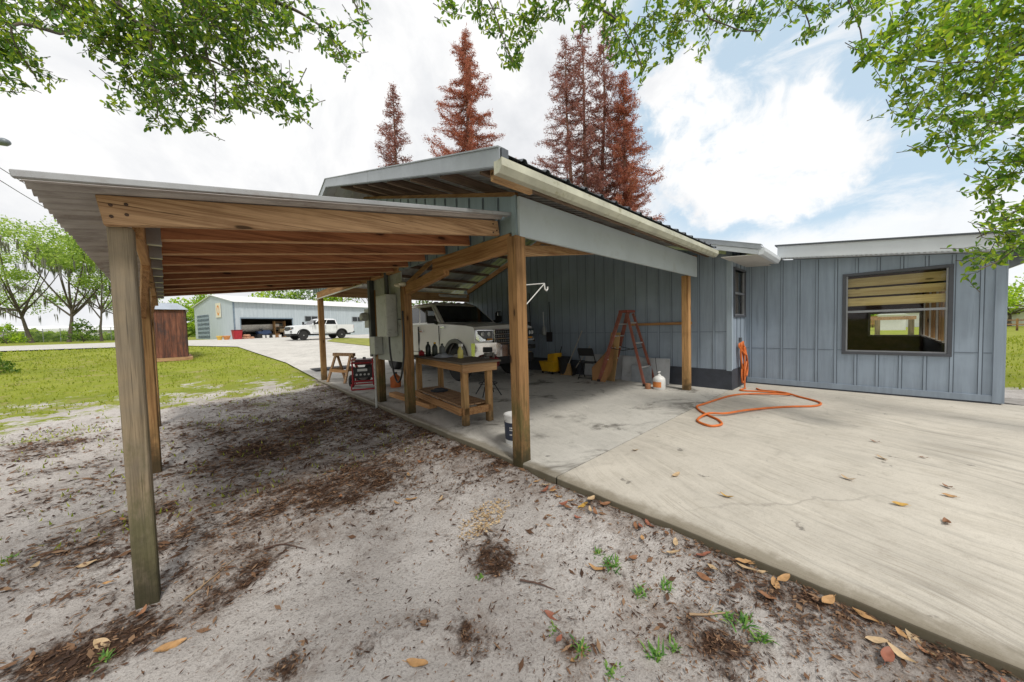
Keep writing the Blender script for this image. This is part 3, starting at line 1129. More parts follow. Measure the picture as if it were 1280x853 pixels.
P('soffit', mb, plain('off_white_soffit', (.60, .58, .54), .6, var=.1), HS)
g = MB()
g.prism([(HX0 - .01, 1.40 + a, 2.72 + b) for a, b in ((0, 0), (0, -.12), (-.06, -.12), (-.095, -.06), (-.10, 0))], (1.47, 0, 0))
P('gutter', g, TRIM, HS, bevel=.004)
mb = MB()
mb.prism([(15.3, -1.36, 0), (15.3, 11.6, 0), (15.3, 11.6, 2.6), (15.3, RY, hz(RY) - .1), (15.3, 2.1, 2.7), (15.3, 2.0, 0.0)], (.1, 0, 0)) if False else None
P('outlet_box', MB().box(8.52, CY - .05, .98, 8.60, CY - .001, 1.07), plain('dark_outlet_cover', (.10, .11, .12), .5), HS, bevel=.006)
P('spigot', MB().tube([(8.50, CY, .86), (8.50, CY - .09, .86), (8.50, CY - .11, .82)], .014).lathe([(.03, -.012), (.03, .012)], (8.50, CY - .06, .90), 10), plain('brass', (.45, .30, .10), .35, .9), HS)
P('splitter_box', MB().box(8.75, CY - .10, .20, 8.86, CY - .001, .47), BLACKP, HS, bevel=.008)
# ------------------------------------------------------------------ utility board between two posts
UB = thing('utility_board', 'tall grey utility board with breaker box hung between two carport posts', 'utility board', (2.4, 5.9, 0))
P('panel', MB().box(2.46, 5.46, .87, 2.48, 6.76, 2.56), PANELGREY, UB, bevel=.003)
P('side_strip', MB().box(2.36, 6.70, .92, 2.45, 6.82, 2.5), plain('dark_grey_channel', (.06, .065, .065), .6), UB, bevel=.004)
bx = P('breaker_box', MB().box(2.26, 5.66, 1.32, 2.455, 6.12, 2.06), BOXGREY, UB, bevel=.01)
MB().box(2.248, 5.69, 1.36, 2.259, 6.09, 2.02).build('door', BOXGREY, bx, bevel=.004).matrix_parent_inverse = Matrix.Translation(-V(UB.location))
MB().box(2.238, 5.71, 1.62, 2.247, 5.74, 1.70).build('latch', STEEL, bx).matrix_parent_inverse = Matrix.Translation(-V(UB.location))
P('disconnect_box', MB().box(2.30, 6.38, .98, 2.455, 6.62, 1.32), BOXGREY, UB, bevel=.008)
P('meter', MB().lathe([(.085, 0), (.085, -.06), (.075, -.11), (.03, -.13)], (2.36, 6.92, 1.72), 18, 'x').box(2.36, 6.80, 1.5, 2.46, 7.05, 1.88), BOXGREY, UB, bevel=.004)
P('conduit', MB().tube([(2.40, 5.95, 2.06), (2.40, 5.95, 2.56)], .04, 10), plain('dark_conduit', (.09, .095, .095), .5), UB, smooth_deg=40)
P('conduit', MB().tube([(2.33, 6.50, .98), (2.33, 6.50, -.12)], .02, 8), BOXGREY, UB, smooth_deg=40)
P('conduit', MB().tube(bez([(2.44, 5.60, 1.62), (2.44, 5.45, 1.62), (2.44, 5.40, 1.66), (2.44, 5.40, 1.72)], 4), .010, 6), BLACKP, UB)
fl = MB()
for dy in (-.09, .09):
    fl.lathe([(.012, 0), (.03, .03), (.045, .09), (.035, .11)], (2.36, 5.42 + dy, 2.20), 12, 'x')
fl.box(2.43, 5.34, 2.17, 2.458, 5.50, 2.23)
P('flood_lamp', fl, plain('lamp_glass_cream', (.75, .70, .55), .3), UB, smooth_deg=40)
c = MB().tube(bez([(2.32, 5.72, 1.32), (2.31, 5.68, 1.05), (2.31, 5.57, .72), (2.30, 5.40, .56), (2.30, 5.25, .66), (2.34, 5.22, .95), (2.37, 5.24, 1.25), (2.38, 5.26, 1.5), (2.39, 5.30, 1.75)], 7), .016, 8)
tag(c.build('power_cable', BLACKP, smooth_deg=50), 'thick black cable looping from the breaker box to the next post', 'cable')

# plank on the floor by the posts
tag(MB().beam((2.92, 5.35, .045), (2.90, 7.1, .045), .16, .085).build('plank', W_Y, bevel=.004), 'short timber lying on the concrete behind the utility board posts', 'plank')

# ------------------------------------------------------------------ workbench
WB = thing('workbench', 'knocked-together timber workbench with slatted lower shelf on the concrete', 'workbench', (2.60, 3.90, 0), RAD(-7))
for x, y in ((.06, .10), (.47, .10), (.06, 2.0), (.50, 2.0)):
    MB().box(x, y, 0, x + .09, y + .09, .90).build('leg', W_ZC, WB, bevel=.005)
for a, b in (((.10, .08, .85), (.10, 2.12, .85)), ((.585, .08, .85), (.585, 2.12, .85))):
    MB().beam(a, b, .04, .13).build('apron', W_Y, WB, bevel=.004)
MB().beam((.04, .075, .85), (.62, .075, .85), .04, .13).build('apron', W_X, WB, bevel=.004)
MB().box(-.02, -.03, .917, .64, 2.18, .945).build('top', plain('stained_dark_benchtop', (.12, .095, .07), .7, var=.4), WB, bevel=.004)
mb = MB().beam((.03, .14, .21), (.03, 2.1, .21), .04, .11).beam((.55, .14, .21), (.55, 2.1, .21), .04, .11).beam((.05, .12, .21), (.53, .12, .21), .04, .11)
mb.build('shelf_frame', W_Y, WB, bevel=.004)
mb = MB()
for k in range(4):
    x = .055 + .122 * k
    mb.box(x, .20, .268, x + .108, 2.10, .29)
mb.build('shelf', W_GX, WB, bevel=.003)


def wbp(x, y, z):
    c_, s_ = math.cos(RAD(-7)), math.sin(RAD(-7))
    return V((2.60 + x * c_ - y * s_, 3.90 + x * s_ + y * c_, z))


ZT = .946
OIL = plain('dark_green_bottle_plastic', (.012, .018, .014), .35)


def bottle(loc, h, r, m, capm, label, rz=0):
    t = thing('bottle', label, 'bottle', loc, rz)
    MB().lathe([(r * .9, 0), (r, .01), (r, h * .62), (r * .85, h * .72), (r * .38, h * .86), (r * .36, h * .9)], n=14).build('body', m, t, smooth_deg=40)
    MB().lathe([(r * .42, h * .9), (r * .42, h)], n=10).build('cap', capm, t, smooth_deg=40)
    return t


bottle(wbp(.14, 1.62, ZT), .26, .048, OIL, OIL, 'dark oil bottle at the back left of the workbench top')
bottle(wbp(.22, 1.50, ZT), .25, .05, OIL, YELP, 'dark bottle with a yellow cap on the workbench')
bottle(wbp(.36, 1.50, ZT), .22, .055, plain('grey_jug_plastic', (.13, .14, .14), .4), OIL, 'grey jug beside the dark bottles on the workbench')
t = thing('spray_bottle', 'yellow spray bottle with white trigger on the workbench', 'spray bottle', wbp(.34, .72, ZT))
MB().lathe([(.045, 0), (.048, .02), (.045, .12), (.02, .17), (.017, .19)], n=14).build('body', plain('pale_yellow_liquid_bottle', (.62, .55, .14), .3), t, smooth_deg=40)
MB().box(-.016, -.06, .19, .016, .03, .235).beam((0, -.03, .19), (0, -.055, .14), .012, .012).build('trigger', WHITEP, t, bevel=.004)
for cx, cy, w, d, h, lab, m in ((.24, 1.15, .30, .34, .075, 'crumpled pale grey cloth on the middle of the workbench', plain('grey_rag', (.33, .36, .40), .9)),
                                (.44, .95, .22, .36, .05, 'flat pale paper bag beside the yellow spray bottle', plain('paper_bag', (.50, .50, .48), .8))):
    mb = MB().grid(14, 14, lambda u, v: (w * (u - .5), d * (v - .5), max(.003, h * (1 - abs(2 * u - 1) ** 3) * (1 - abs(2 * v - 1) ** 3) * (.65 + .6 * noise.noise(V((u * 5 + cx * 9, v * 5, cy)))))))
    o = mb.build('cloth' if 'cloth' in lab else 'paper_bag', m, smooth_deg=50, fix=False)
    o.location = wbp(cx, cy, ZT)
    tag(o, lab, 'cloth' if 'cloth' in lab else 'bag')
o = MB().lathe([(.05, 0), (.055, .02), (.055, .07), (.02, .085), (.02, .10)], n=14).build('red_can', plain('bright_red_paint', (.5, .02, .03), .4), smooth_deg=40)
o.location = wbp(.10, 1.86, ZT)
tag(o, 'small red can at the far end of the workbench top', 'can')
t = thing('vise', 'steel bench vise at the right corner of the workbench', 'vise', wbp(.56, .30, ZT - .01))
MB().box(-.05, -.05, .0, .05, .05, .05).build('base', plain('cast_iron', (.08, .075, .07), .5, .5), t, bevel=.006)
MB().box(-.03, -.08, .05, .08, .0, .10).box(.09, -.08, .02, .13, .0, .10).tube([(.05, -.04, .06), (.17, -.04, .06)], .012).tube([(.165, -.1, .06), (.165, .02, .06)], .006).build('jaw', plain('cast_iron', (.08, .075, .07)), t, bevel=.004)
o = MB().lathe([(.19, 0), (.20, .012), (.12, .03), (.12, .05), (.09, .06)], n=18).build('cloth_hat', plain('dark_cap_cloth', (.035, .04, .05), .9), smooth_deg=50)
o.location = wbp(.30, 1.55, .291)
o.scale = (.8, .9, .8)
tag(o, 'dark cap lying on the lower shelf of the workbench', 'cap')

# bucket beside the corner post
t = thing('bucket', 'white plastic bucket with dark wrap label beside the front corner post', 'bucket', (2.745, 2.98, 0))
t.scale = (.94,) * 3
MB().lathe([(.13, 0), (.135, .01), (.148, .36), (.155, .365), (.155, .38), (.14, .38), (.135, .30), (.12, .02)], n=28).build('pail', WHITEP, t, smooth_deg=40)
mb = MB()
pr = [(.1385, .06), (.1475, .29)]
n_ = 28
for j in range(n_):
    a, b = 2 * PI * j / n_, 2 * PI * (j + 1) / n_
    mb.poly([(pr[0][0] * math.cos(a), pr[0][0] * math.sin(a), pr[0][1]), (pr[0][0] * math.cos(b), pr[0][0] * math.sin(b), pr[0][1]),
             (pr[1][0] * math.cos(b), pr[1][0] * math.sin(b), pr[1][1]), (pr[1][0] * math.cos(a), pr[1][0] * math.sin(a), pr[1][1])])
lb = mb.build('label', plain('navy_label_print', (.03, .04, .07), .5, var=.4, scale=14), t, smooth_deg=40)
mb = MB()
for z, w in ((.22, .30), (.19, .22), (.13, .26)):
    for j in range(6):
        a, b = 3.4 + w * j / 2, 3.4 + w * (j + .75) / 2
        r = .1465 + .0
        rr = .1385 + (z - .06) / .23 * .009 + .0015
        mb.poly([(rr * math.cos(a), rr * math.sin(a), z), (rr * math.cos(b), rr * math.sin(b), z), (rr * math.cos(b), rr * math.sin(b), z + .016), (rr * math.cos(a), rr * math.sin(a), z + .016)])
mb.build('print', WHITEP, lb)
MB().tube([(.158 * math.cos(a), .158 * math.sin(a), .33 - .07 * math.sin(a)) for a in [k * PI / 10 for k in range(11)]], .004, 6).build('handle', STEEL, t)

# small kettle grill behind the bench
t = thing('kettle_grill', 'small dark red grill bowl on thin folding black legs behind the workbench', 'grill', (4.35, 5.55, 0))
MB().lathe([(.05, .50), (.19, .55), (.255, .64), (.265, .70), (.265, .705), (.25, .78), (.17, .85), (.04, .88)], n=24).build('bowl', plain('dark_red_enamel', (.13, .012, .014), .25, var=.2), t, smooth_deg=40)
for a in range(4):
    x, y = .30 * math.cos(a * PI / 2 + .5), .30 * math.sin(a * PI / 2 + .5)
    MB().tube([(-x * .25, -y * .25, .56), (x, y, 0)], .012, 6).build('leg', BLACKP, t)
MB().tube([(.2 * math.cos(k * PI / 6), .2 * math.sin(k * PI / 6), .25) for k in range(12)], .008, 5, closed=True).build('brace', BLACKP, t)

# ------------------------------------------------------------------ generator
t = thing('generator', 'portable generator in a red tube frame on two black wheels', 'generator', (2.86, 8.72, 0), RAD(-24))
fr = MB()
for x in (-.23, .23):
    fr.tube(bez([(x, -.33, .12), (x, -.34, .25), (x, -.34, .68), (x, -.30, .75), (x, .30, .75), (x, .34, .68), (x, .34, .20), (x, .30, .14), (x, -.33, .12)], 5), .019, 8)
for y, z in ((-.34, .66), (.34, .66), (-.34, .22), (.34, .22), (-.2, .13), (.2, .13)):
    fr.tube([(-.26, y, z), (.26, y, z)], .017, 8)
fr.tube(bez([(-.26, -.34, .16), (-.26, -.36, .03), (-.2, -.36, .02), (.2, -.36, .02), (.26, -.36, .03), (.26, -.34, .16)], 4), .018, 8)
fr.build('frame', REDP, t, smooth_deg=50)
MB().box(-.23, -.27, .60, .23, .27, .735).build('fuel_tank', plain('dark_red_tank', (.10, .012, .018), .35), t, bevel=.05, smooth_deg=40)
MB().lathe([(.035, .735), (.04, .75), (.035, .775)], (0, .1, 0), 12).build('fuel_cap', BLACKP, t)
e = MB().box(-.16, -.12, .2, .14, .22, .5).lathe([(.13, 0), (.15, .03), (.15, .12), (.11, .15)], (-.16, .05, .36), 18, 'x').box(.02, -.05, .38, .2, .18, .58)
e.build('engine', plain('dark_engine_metal', (.035, .035, .037), .5, .4), t, bevel=.015)
MB().lathe([(.09, 0), (.13, .02), (.13, .17), (.10, .2)], (0, -.29, .36), 18, 'y').build('alternator', plain('grey_cast_metal', (.22, .22, .22), .5, .5), t, smooth_deg=40)
MB().box(-.21, -.345, .30, .21, -.315, .56).build('control_panel', BLACKP, t, bevel=.008)
mb = MB()
for k in range(4):
    mb.lathe([(.025, 0), (.025, .012)], (-.14 + .09 * k, -.36, .38), 10, 'y')
mb.box(-.12, -.352, .46, .1, -.346, .52)
mb.build('outlet', STEEL, t)
for x in (-.33, .33):
    w = MB().lathe([(.06, -.06), (.13, -.06), (.155, -.035), (.16, 0), (.155, .035), (.13, .06), (.06, .06)], (x, .26, .16), 22, 'x').build('wheel', RUBBER, t, smooth_deg=40)
    MB().lathe([(.02, -.068), (.075, -.064), (.08, .064), (.02, .068)], (x, .26, .16), 14, 'x').build('rim', plain('grey_wheel_rim', (.3, .3, .3), .4, .3), w, smooth_deg=30)

# sawhorse
t = thing('sawhorse', 'brown wooden sawhorse standing on the slab behind the generator', 'sawhorse', (2.86, 10.35, 0), RAD(20))
MB().beam((-.02, -.45, .78), (-.02, .45, .78), .09, .09).build('beam', W_GX, t, bevel=.004)
for y in (-.33, .33):
    for x in (-.30, .26):
        MB().beam((-.02 + (x + .02) * .1, y, .76), (x, y * 1.15, 0), .04, .085, up=(0, 1, 0)).build('leg', W_GX, t, bevel=.004)
    MB().beam((-.17, y, .35), (.13, y, .35), .03, .08).build('brace', W_X, t)
MB().beam((-.2, -.4, .32), (-.2, .4, .32), .03, .08).build('brace', W_Y, t)
t = thing('orange_jug', 'orange plastic jug standing on the slab behind the utility board', 'jug', (3.42, 8.15, 0))
MB().lathe([(.12, 0), (.13, .02), (.13, .25), (.05, .32), (.04, .34)], n=16).build('body', plain('dull_orange_plastic', (.5, .13, .03), .5), t, smooth_deg=40)
MB().lathe([(.045, .34), (.045, .38)], n=12).build('cap', BLACKP, t)
t = MB().box(-.55, -.5, 0, .75, .5, .02).build('rubber_mat', plain('dark_rubber_mat', (.035, .037, .04), .9), bevel=.004)
q = hit(412, 463)
t.location = (q.x, q.y, base_h(q.y) + .055)
tag(t, 'dark rubber mat lying on the driveway behind the back corner post', 'mat')

# ------------------------------------------------------------------ stepladder
FIB = plain('faded_red_fibreglass', (.27, .085, .055), .6, var=.3, dirt=(.25, .18, .15))
ALU = plain('dull_aluminium', (.62, .62, .60), .4, .6, var=.15)
LD = thing('stepladder', 'red fibreglass stepladder standing open with aluminium treads', 'ladder', (7.52, 4.05, 0), RAD(0))
TP = 1.74
# climbs from the far (+y) side; ladder is spread along y
for sx in (-1, 1):
    MB().beam((sx * .30, .62, 0), (sx * .17, .06, TP), .036, .09, up=(0, 1, 0)).build('rail', FIB, LD, bevel=.004)
    MB().beam((sx * .27, -.56, 0), (sx * .15, -.08, TP - .05), .034, .06, up=(0, 1, 0)).build('rail', FIB, LD, bevel=.004)
    MB().tube([(sx * .25, .32, .86), (sx * .23, 0, .80), (sx * .22, -.30, .86)], .009, 5).build('spreader', BLACKP, LD)
for k in range(5):
    f_ = (k + 1) / 6
    z = TP * f_
    y = .62 + (.06 - .62) * f_
    hw = .30 + (.17 - .30) * f_
    MB().box(-hw, y - .045, z - .03, hw, y + .045, z).build('tread', ALU, LD, bevel=.003)
for z in (.42, .98, 1.46):
    f_ = z / (TP - .05)
    y = -.56 + (.48) * f_
    hw = .27 - .12 * f_
    MB().box(-hw, y - .018, z - .016, hw, y + .018, z + .016).build('rung', ALU, LD)
MB().box(-.19, -.12, TP - .03, .19, .12, TP + .03).build('top_cap', plain('worn_red_cap', (.25, .07, .05), .6), LD, bevel=.01)
for sx, y in ((-.30, .62), (.30, .62), (-.27, -.56), (.27, -.56)):
    MB().box(sx - .028, y - .045, 0, sx + .028, y + .045, .06).build('foot', RUBBER, LD, bevel=.005)

# boards leaning behind the ladder
t = MB().hexa([(7.42, 4.36, 0), (7.44, 4.36, 0), (7.52, 4.70, 0), (7.50, 4.70, 0), (7.50, 4.22, 1.23), (7.52, 4.22, 1.23), (7.58, 4.52, 1.23), (7.56, 4.52, 1.23)]).build('plywood_sheet', plain('tan_plywood', (.50, .32, .14), .7, var=.25, scale=2), bevel=.003)
tag(t, 'tall tan plywood offcut leaning behind the ladder', 'board')
t = MB().prism([(7.20, 4.48, 0), (7.20, 4.85, .02), (7.26, 4.90, .33), (7.38, 4.34, .95), (7.36, 4.30, .9), (7.22, 4.30, .3)], (.05, .04, 0)).build('cardboard_sheet', CARDB, bevel=.003)
tag(t, 'bent brown cardboard sheet propped against the left side of the ladder', 'cardboard')
PANW = plain('off_white_panel', (.42, .44, .46), .6, var=.18, scale=2, dirt=(.25, .25, .24))
for (ya, yb, x, h_, lab) in ((3.16, 4.35, 7.78, .60, 'pale grey panel leaning on the wall base right of the ladder'), (3.9, 5.55, 7.86, .62, 'long pale grey panel leaning on the wall base behind the ladder')):
    t = MB().hexa([(x - .03, ya, 0), (x - .012, ya, 0), (x - .012, yb, 0), (x - .03, yb, 0), (x + .05, ya, h_), (x + .068, ya, h_), (x + .068, yb, h_), (x + .05, yb, h_)]).build('leaning_panel', PANW, bevel=.003)
    tag(t, lab, 'panel')
tag(MB().box(7.70, 3.55, 0, 7.74, 4.05, .42).build('leaning_panel', plain('grey_panel', (.30, .33, .36), .6), bevel=.003), 'small darker grey panel standing at the foot of the ladder', 'panel')
tag(MB().box(WX - .06, 2.72, 1.385, WX - .015, 4.15, 1.445).build('wall_rail', W_Y, bevel=.003), 'horizontal wooden rail fixed to the dark wall between ladder and post', 'rail')

# garden sprayer jug
t = thing('sprayer_jug', 'white tank sprayer with orange label beside the ladder', 'sprayer', (7.17, 3.13, 0))
t.scale = (.84,) * 3
MB().lathe([(.14, 0), (.15, .015), (.152, .24), (.145, .28), (.10, .33), (.05, .35)], n=22).build('tank', WHITEP, t, smooth_deg=40)
mb = MB()
for j in range(12):
    a, b = PI * .72 + 1.6 * j / 12, PI * .72 + 1.6 * (j + 1) / 12
    r = .1535
    mb.poly([(r * math.cos(a), r * math.sin(a), .06), (r * math.cos(b), r * math.sin(b), .06), (r * math.cos(b), r * math.sin(b), .20), (r * math.cos(a), r * math.sin(a), .20)])
mb.build('label', plain('orange_label_print', (.70, .24, .06), .5, var=.3, scale=20), t)
MB().lathe([(.045, .34), (.05, .36), (.03, .38)], n=12).tube([(0, 0, .37), (0, 0, .44)], .012).tube([(-.06, 0, .44), (.06, 0, .44)], .016).build('pump_handle', WHITEP, t)
MB().tube(bez([(.03, .05, .35), (.12, .1, .40), (.10, .12, .62), (.06, .12, .80)], 5), .007, 5).build('wand', BLACKP, t)
tag((lambda o: (setattr(o, 'location', (7.04, 3.32, 0)), o)[1])(MB().lathe([(.06, 0), (.062, .10), (.05, .12)], n=12).build('tin_can', plain('rusty_tin', (.30, .13, .06), .6), smooth_deg=40)), 'short rusty tin beside the white tank sprayer', 'can')

# folding chair seen from the side
t = thing('folding_chair', 'black folding chair standing by the dark wall', 'chair', (7.42, 5.12, 0), RAD(100))
for sx in (-1, 1):
    MB().tube([(sx * .21, -.22, 0), (sx * .21, .20, .80)], .012, 6).build('frame', BLACKP, t)
    MB().tube([(sx * .19, .24, 0), (sx * .19, -.16, .44)], .012, 6).build('leg', BLACKP, t)
MB().box(-.2, -.20, .43, .2, .17, .455).build('seat', BLACKP, t, bevel=.01)
MB().prism([(-.21, .125, .62), (.21, .125, .62), (.21, .215, .83), (-.21, .215, .83)], (0, -.02, .008)).build('backrest', BLACKP, t, bevel=.008)
for y, z in ((-.19, .06), (.22, .05)):
    MB().tube([(-.2, y, z), (.2, y, z)], .008, 5).build('stretcher', BLACKP, t)

# broom, dustpan, mop bucket
t = thing('broom', 'straw broom with pale handle leaning on the dark wall', 'broom', (7.66, 5.98, 0))
MB().tube([(.0, 0, .30), (.25, -.33, 1.28)], .014, 7).build('handle', plain('grey_wood_handle', (.42, .38, .33), .6), t)
MB().hexa([(-.10, .20, 0), (-.02, .22, 0), (.05, -.13, 0), (-.03, -.15, 0), (-.03, .06, .34), (.03, .06, .34), (.05, -.04, .34), (-.01, -.04, .34)]).build('bristles', plain('straw', (.36, .22, .09), .9, var=.4, scale=30), t)
t = thing('shovel', 'dark shovel leaning against the wall next to the folding chair', 'shovel', (7.6, 5.52, 0))
MB().tube([(.02, .18, .22), (.24, -.18, .85)], .014, 7).build('handle', plain('grey_wood_handle', (.42, .38, .33)), t)
MB().grid(6, 6, lambda u, v: (-.08 + .16 * v + .03 * u, .20 + .0 * u + .04 * abs(v - .5) - .05 * u, .02 + .26 * u)).build('blade', BLACKP, t, fix=False, solid=.006)
t = thing('mop_bucket', 'yellow wringer mop bucket on castors against the dark wall', 'mop bucket', (7.62, 6.62, 0), RAD(-5))
MB().prism([(-.16, -.27, .08), (.16, -.27, .08), (.16, .24, .08), (-.16, .24, .08)], (0, 0, .001)).hexa([(-.15, -.25, .08), (.15, -.25, .08), (.15, .22, .08), (-.15, .22, .08), (-.21, -.34, .38), (.21, -.34, .38), (.21, .30, .38), (-.21, .30, .38)]).build('bucket', YELP, t, bevel=.02, smooth_deg=30)
MB().hexa([(-.16, -.30, .36), (.16, -.30, .36), (.16, -.02, .36), (-.16, -.02, .36), (-.17, -.34, .64), (.17, -.34, .64), (.17, -.04, .60), (-.17, -.04, .60)]).build('wringer', YELP, t, bevel=.02)
MB().tube([(.17, -.2, .5), (.19, -.3, .82)], .014, 7).build('handle', BLACKP, t)
for x in (-.14, .14):
    for y in (-.22, .2):
        MB().lathe([(.035, -.015), (.04, 0), (.035, .015)], (x, y, .04), 12, 'x').build('wheel', RUBBER, t)
tag((lambda o: (setattr(o, 'location', (7.72, 6.15, 0)), o)[1])(MB().lathe([(.15, 0), (.20, .45), (.22, .5), (.2, .52)], n=18).build('black_bin', BLACKP, smooth_deg=40)), 'round black bin between the mop bucket and the straw broom', 'bin')

# things hung on the dark wall
def hung(name, y, z0, z1, m, label, cat, head=None):
    t = thing(name, label, cat, (WX - .03, y, z0))
    MB().tube([(0, 0, 0), (-.01, .02, z1 - z0)], .014, 7).build('handle', m, t)
    if head == 'rake':
        mb = MB().box(-.03, -.18, -.02, .0, .18, .02)
        for k in range(9):
            mb.tube([(-.02, -.17 + .0425 * k, 0), (-.05, -.17 + .0425 * k, -.09)], .005, 4)
        mb.build('head', BLACKP, t)
    elif head == 'pad':
        MB().box(-.05, -.11, -.22, .0, .11, .05).build('head', BLACKP, t, bevel=.03)
    elif head == 'brush':
        MB().lathe([(.03, .1), (.07, .02), (.085, -.15), (.06, -.2)], n=10).build('head', plain('pale_brush', (.4, .42, .42), .9), t)
    elif head == 'scoop':
        MB().grid(6, 6, lambda u, v: (-.03 - .04 * abs(v - .5), -.12 + .24 * v, -.25 + .3 * u)).build('head', plain('dark_blade', (.04, .035, .04), .5), t, fix=False, solid=.005)
    return t


hung('push_broom', 7.72, 1.25, 2.55, BLACKP, 'black long-handled squeegee hanging highest on the dark wall', 'squeegee', 'pad')
hung('hand_brush', 7.12, 1.35, 1.9, plain('white_handle', (.55, .56, .56), .5), 'white-handled brush hanging on the dark wall', 'brush', 'brush')
hung('hanging_shovel', 6.86, 1.20, 2.2, BLACKP, 'dark scoop shovel hanging over the mop bucket', 'shovel', 'scoop')
hung('garden_rake', 8.25, 1.5, 2.3, BLACKP, 'black rake hanging behind the pickup grille', 'rake', 'rake')
t = thing('corner_shelf', 'narrow black wire shelf against the dark wall past the pickup', 'shelf', (7.72, 8.0, 0))
for z in (.95, 1.15, 1.35, 1.55):
    MB().box(-.18, -.3, z, .18, .3, z + .03).build('shelf', BLACKP, t, bevel=.004)
for x in (-.17, .17):
    for y in (-.29, .29):
        MB().tube([(x, y, 0), (x, y, 1.62)], .012, 6).build('upright', BLACKP, t)

# bracket on the front post and tube lamp on the back beam
t = thing('shelf_bracket', 'white folding wire bracket screwed to the front corner post', 'bracket', (2.482, 2.50, 1.62))
MB().box(.0, -.012, 0, .008, .012, .29).build('back_plate', WHITEP, t, bevel=.002)
MB().tube([(.008, 0, .25), (.30, -.02, .285)], .006, 6).tube([(.008, 0, .03), (.29, -.02, .275)], .006, 6).build('arm', WHITEP, t)
MB().tube([(.295, -.02, .285), (.305, -.02, .22), (.33, -.02, .205), (.35, -.02, .225), (.352, -.02, .25)], .009, 6).build('hook', WHITEP, t)
t = thing('tube_lamp', 'pale strip light fixed to the back beam above the pickup', 'lamp', (7.1, 11.13, 2.70))
MB().box(-.62, -.06, .0, .62, .02, .07).build('housing', WHITEP, t, bevel=.01)
MB().tube([(-.6, -.045, -.015), (.6, -.045, -.015)], .016, 8).build('tube', plain('tube_glass', (.8, .8, .76), .3), t)
tag(MB().tube([(2.31, 6.9, 2.37), (2.33, 11.0, 2.40)], .017, 8).build('white_pipe', WHITEP, smooth_deg=40), 'thin white pipe running under the carport header towards the back post', 'pipe')

# ------------------------------------------------------------------ orange hose: hung coil, then over the patio
pts = [V((8.50, CY - .11, .82)), V((8.46, CY - .15, .70))]
for k in range(3):
    dx = (k - 1) * .05
    top = V((8.40 + dx * .6, CY - .06 - .022 * k, .985 - .018 * abs(k - 2)))
    bot = V((8.52 + dx * 1.3, CY - .09 - .020 * k, .09 + .035 * ((k * 2) % 5)))
    pts += [top + V((-.055, 0, -.07)), top, top + V((.055, 0, -.08)), bot + V((-.03 + dx, -.004, .42)), bot + V((.085, -.004, .15)), bot, bot + V((-.085, 0, .14)), bot + V((.02 + dx, .01, .38)), bot + V((-.11, .01, .62))]
pts += [V((8.40, CY - .14, .06)), V((8.25, 1.80, .018))]
fl = [(7.93, 1.80), (8.08, 1.4), (8.06, 1.06), (7.85, 1.10), (7.75, 1.28), (7.6, 1.64), (7.28, 1.80), (6.84, 1.88), (6.26, 1.95), (5.97, 1.98), (5.7, 1.84), (5.5, 1.66), (5.34, 1.49), (5.13, 1.39),
      (4.95, 1.47), (5.04, 1.64), (5.21, 1.71), (5.53, 1.67), (5.69, 1.49), (6.07, 1.33), (6.55, 1.14), (6.89, .9), (7.15, .65), (7.4, .57), (7.62, .63), (7.88, .88), (8.05, 1.14), (8.2, 1.5), (8.35, 1.62)]
fl = [(8.1 + 0 * x, y) if False else (x, y) for x, y in fl]
zz = [.017] * len(fl)
for k in (3, 4, 17, 18, 19, 26):
    zz[k] = .040
pts += [V((x, y, z)) for (x, y), z in zip(fl, zz)]
tag(MB().tube(bez(pts, 7), .0165, 8).build('garden_hose', ORANGE, smooth_deg=60), 'bright orange hose coiled by the small window and looping over the patio', 'hose')

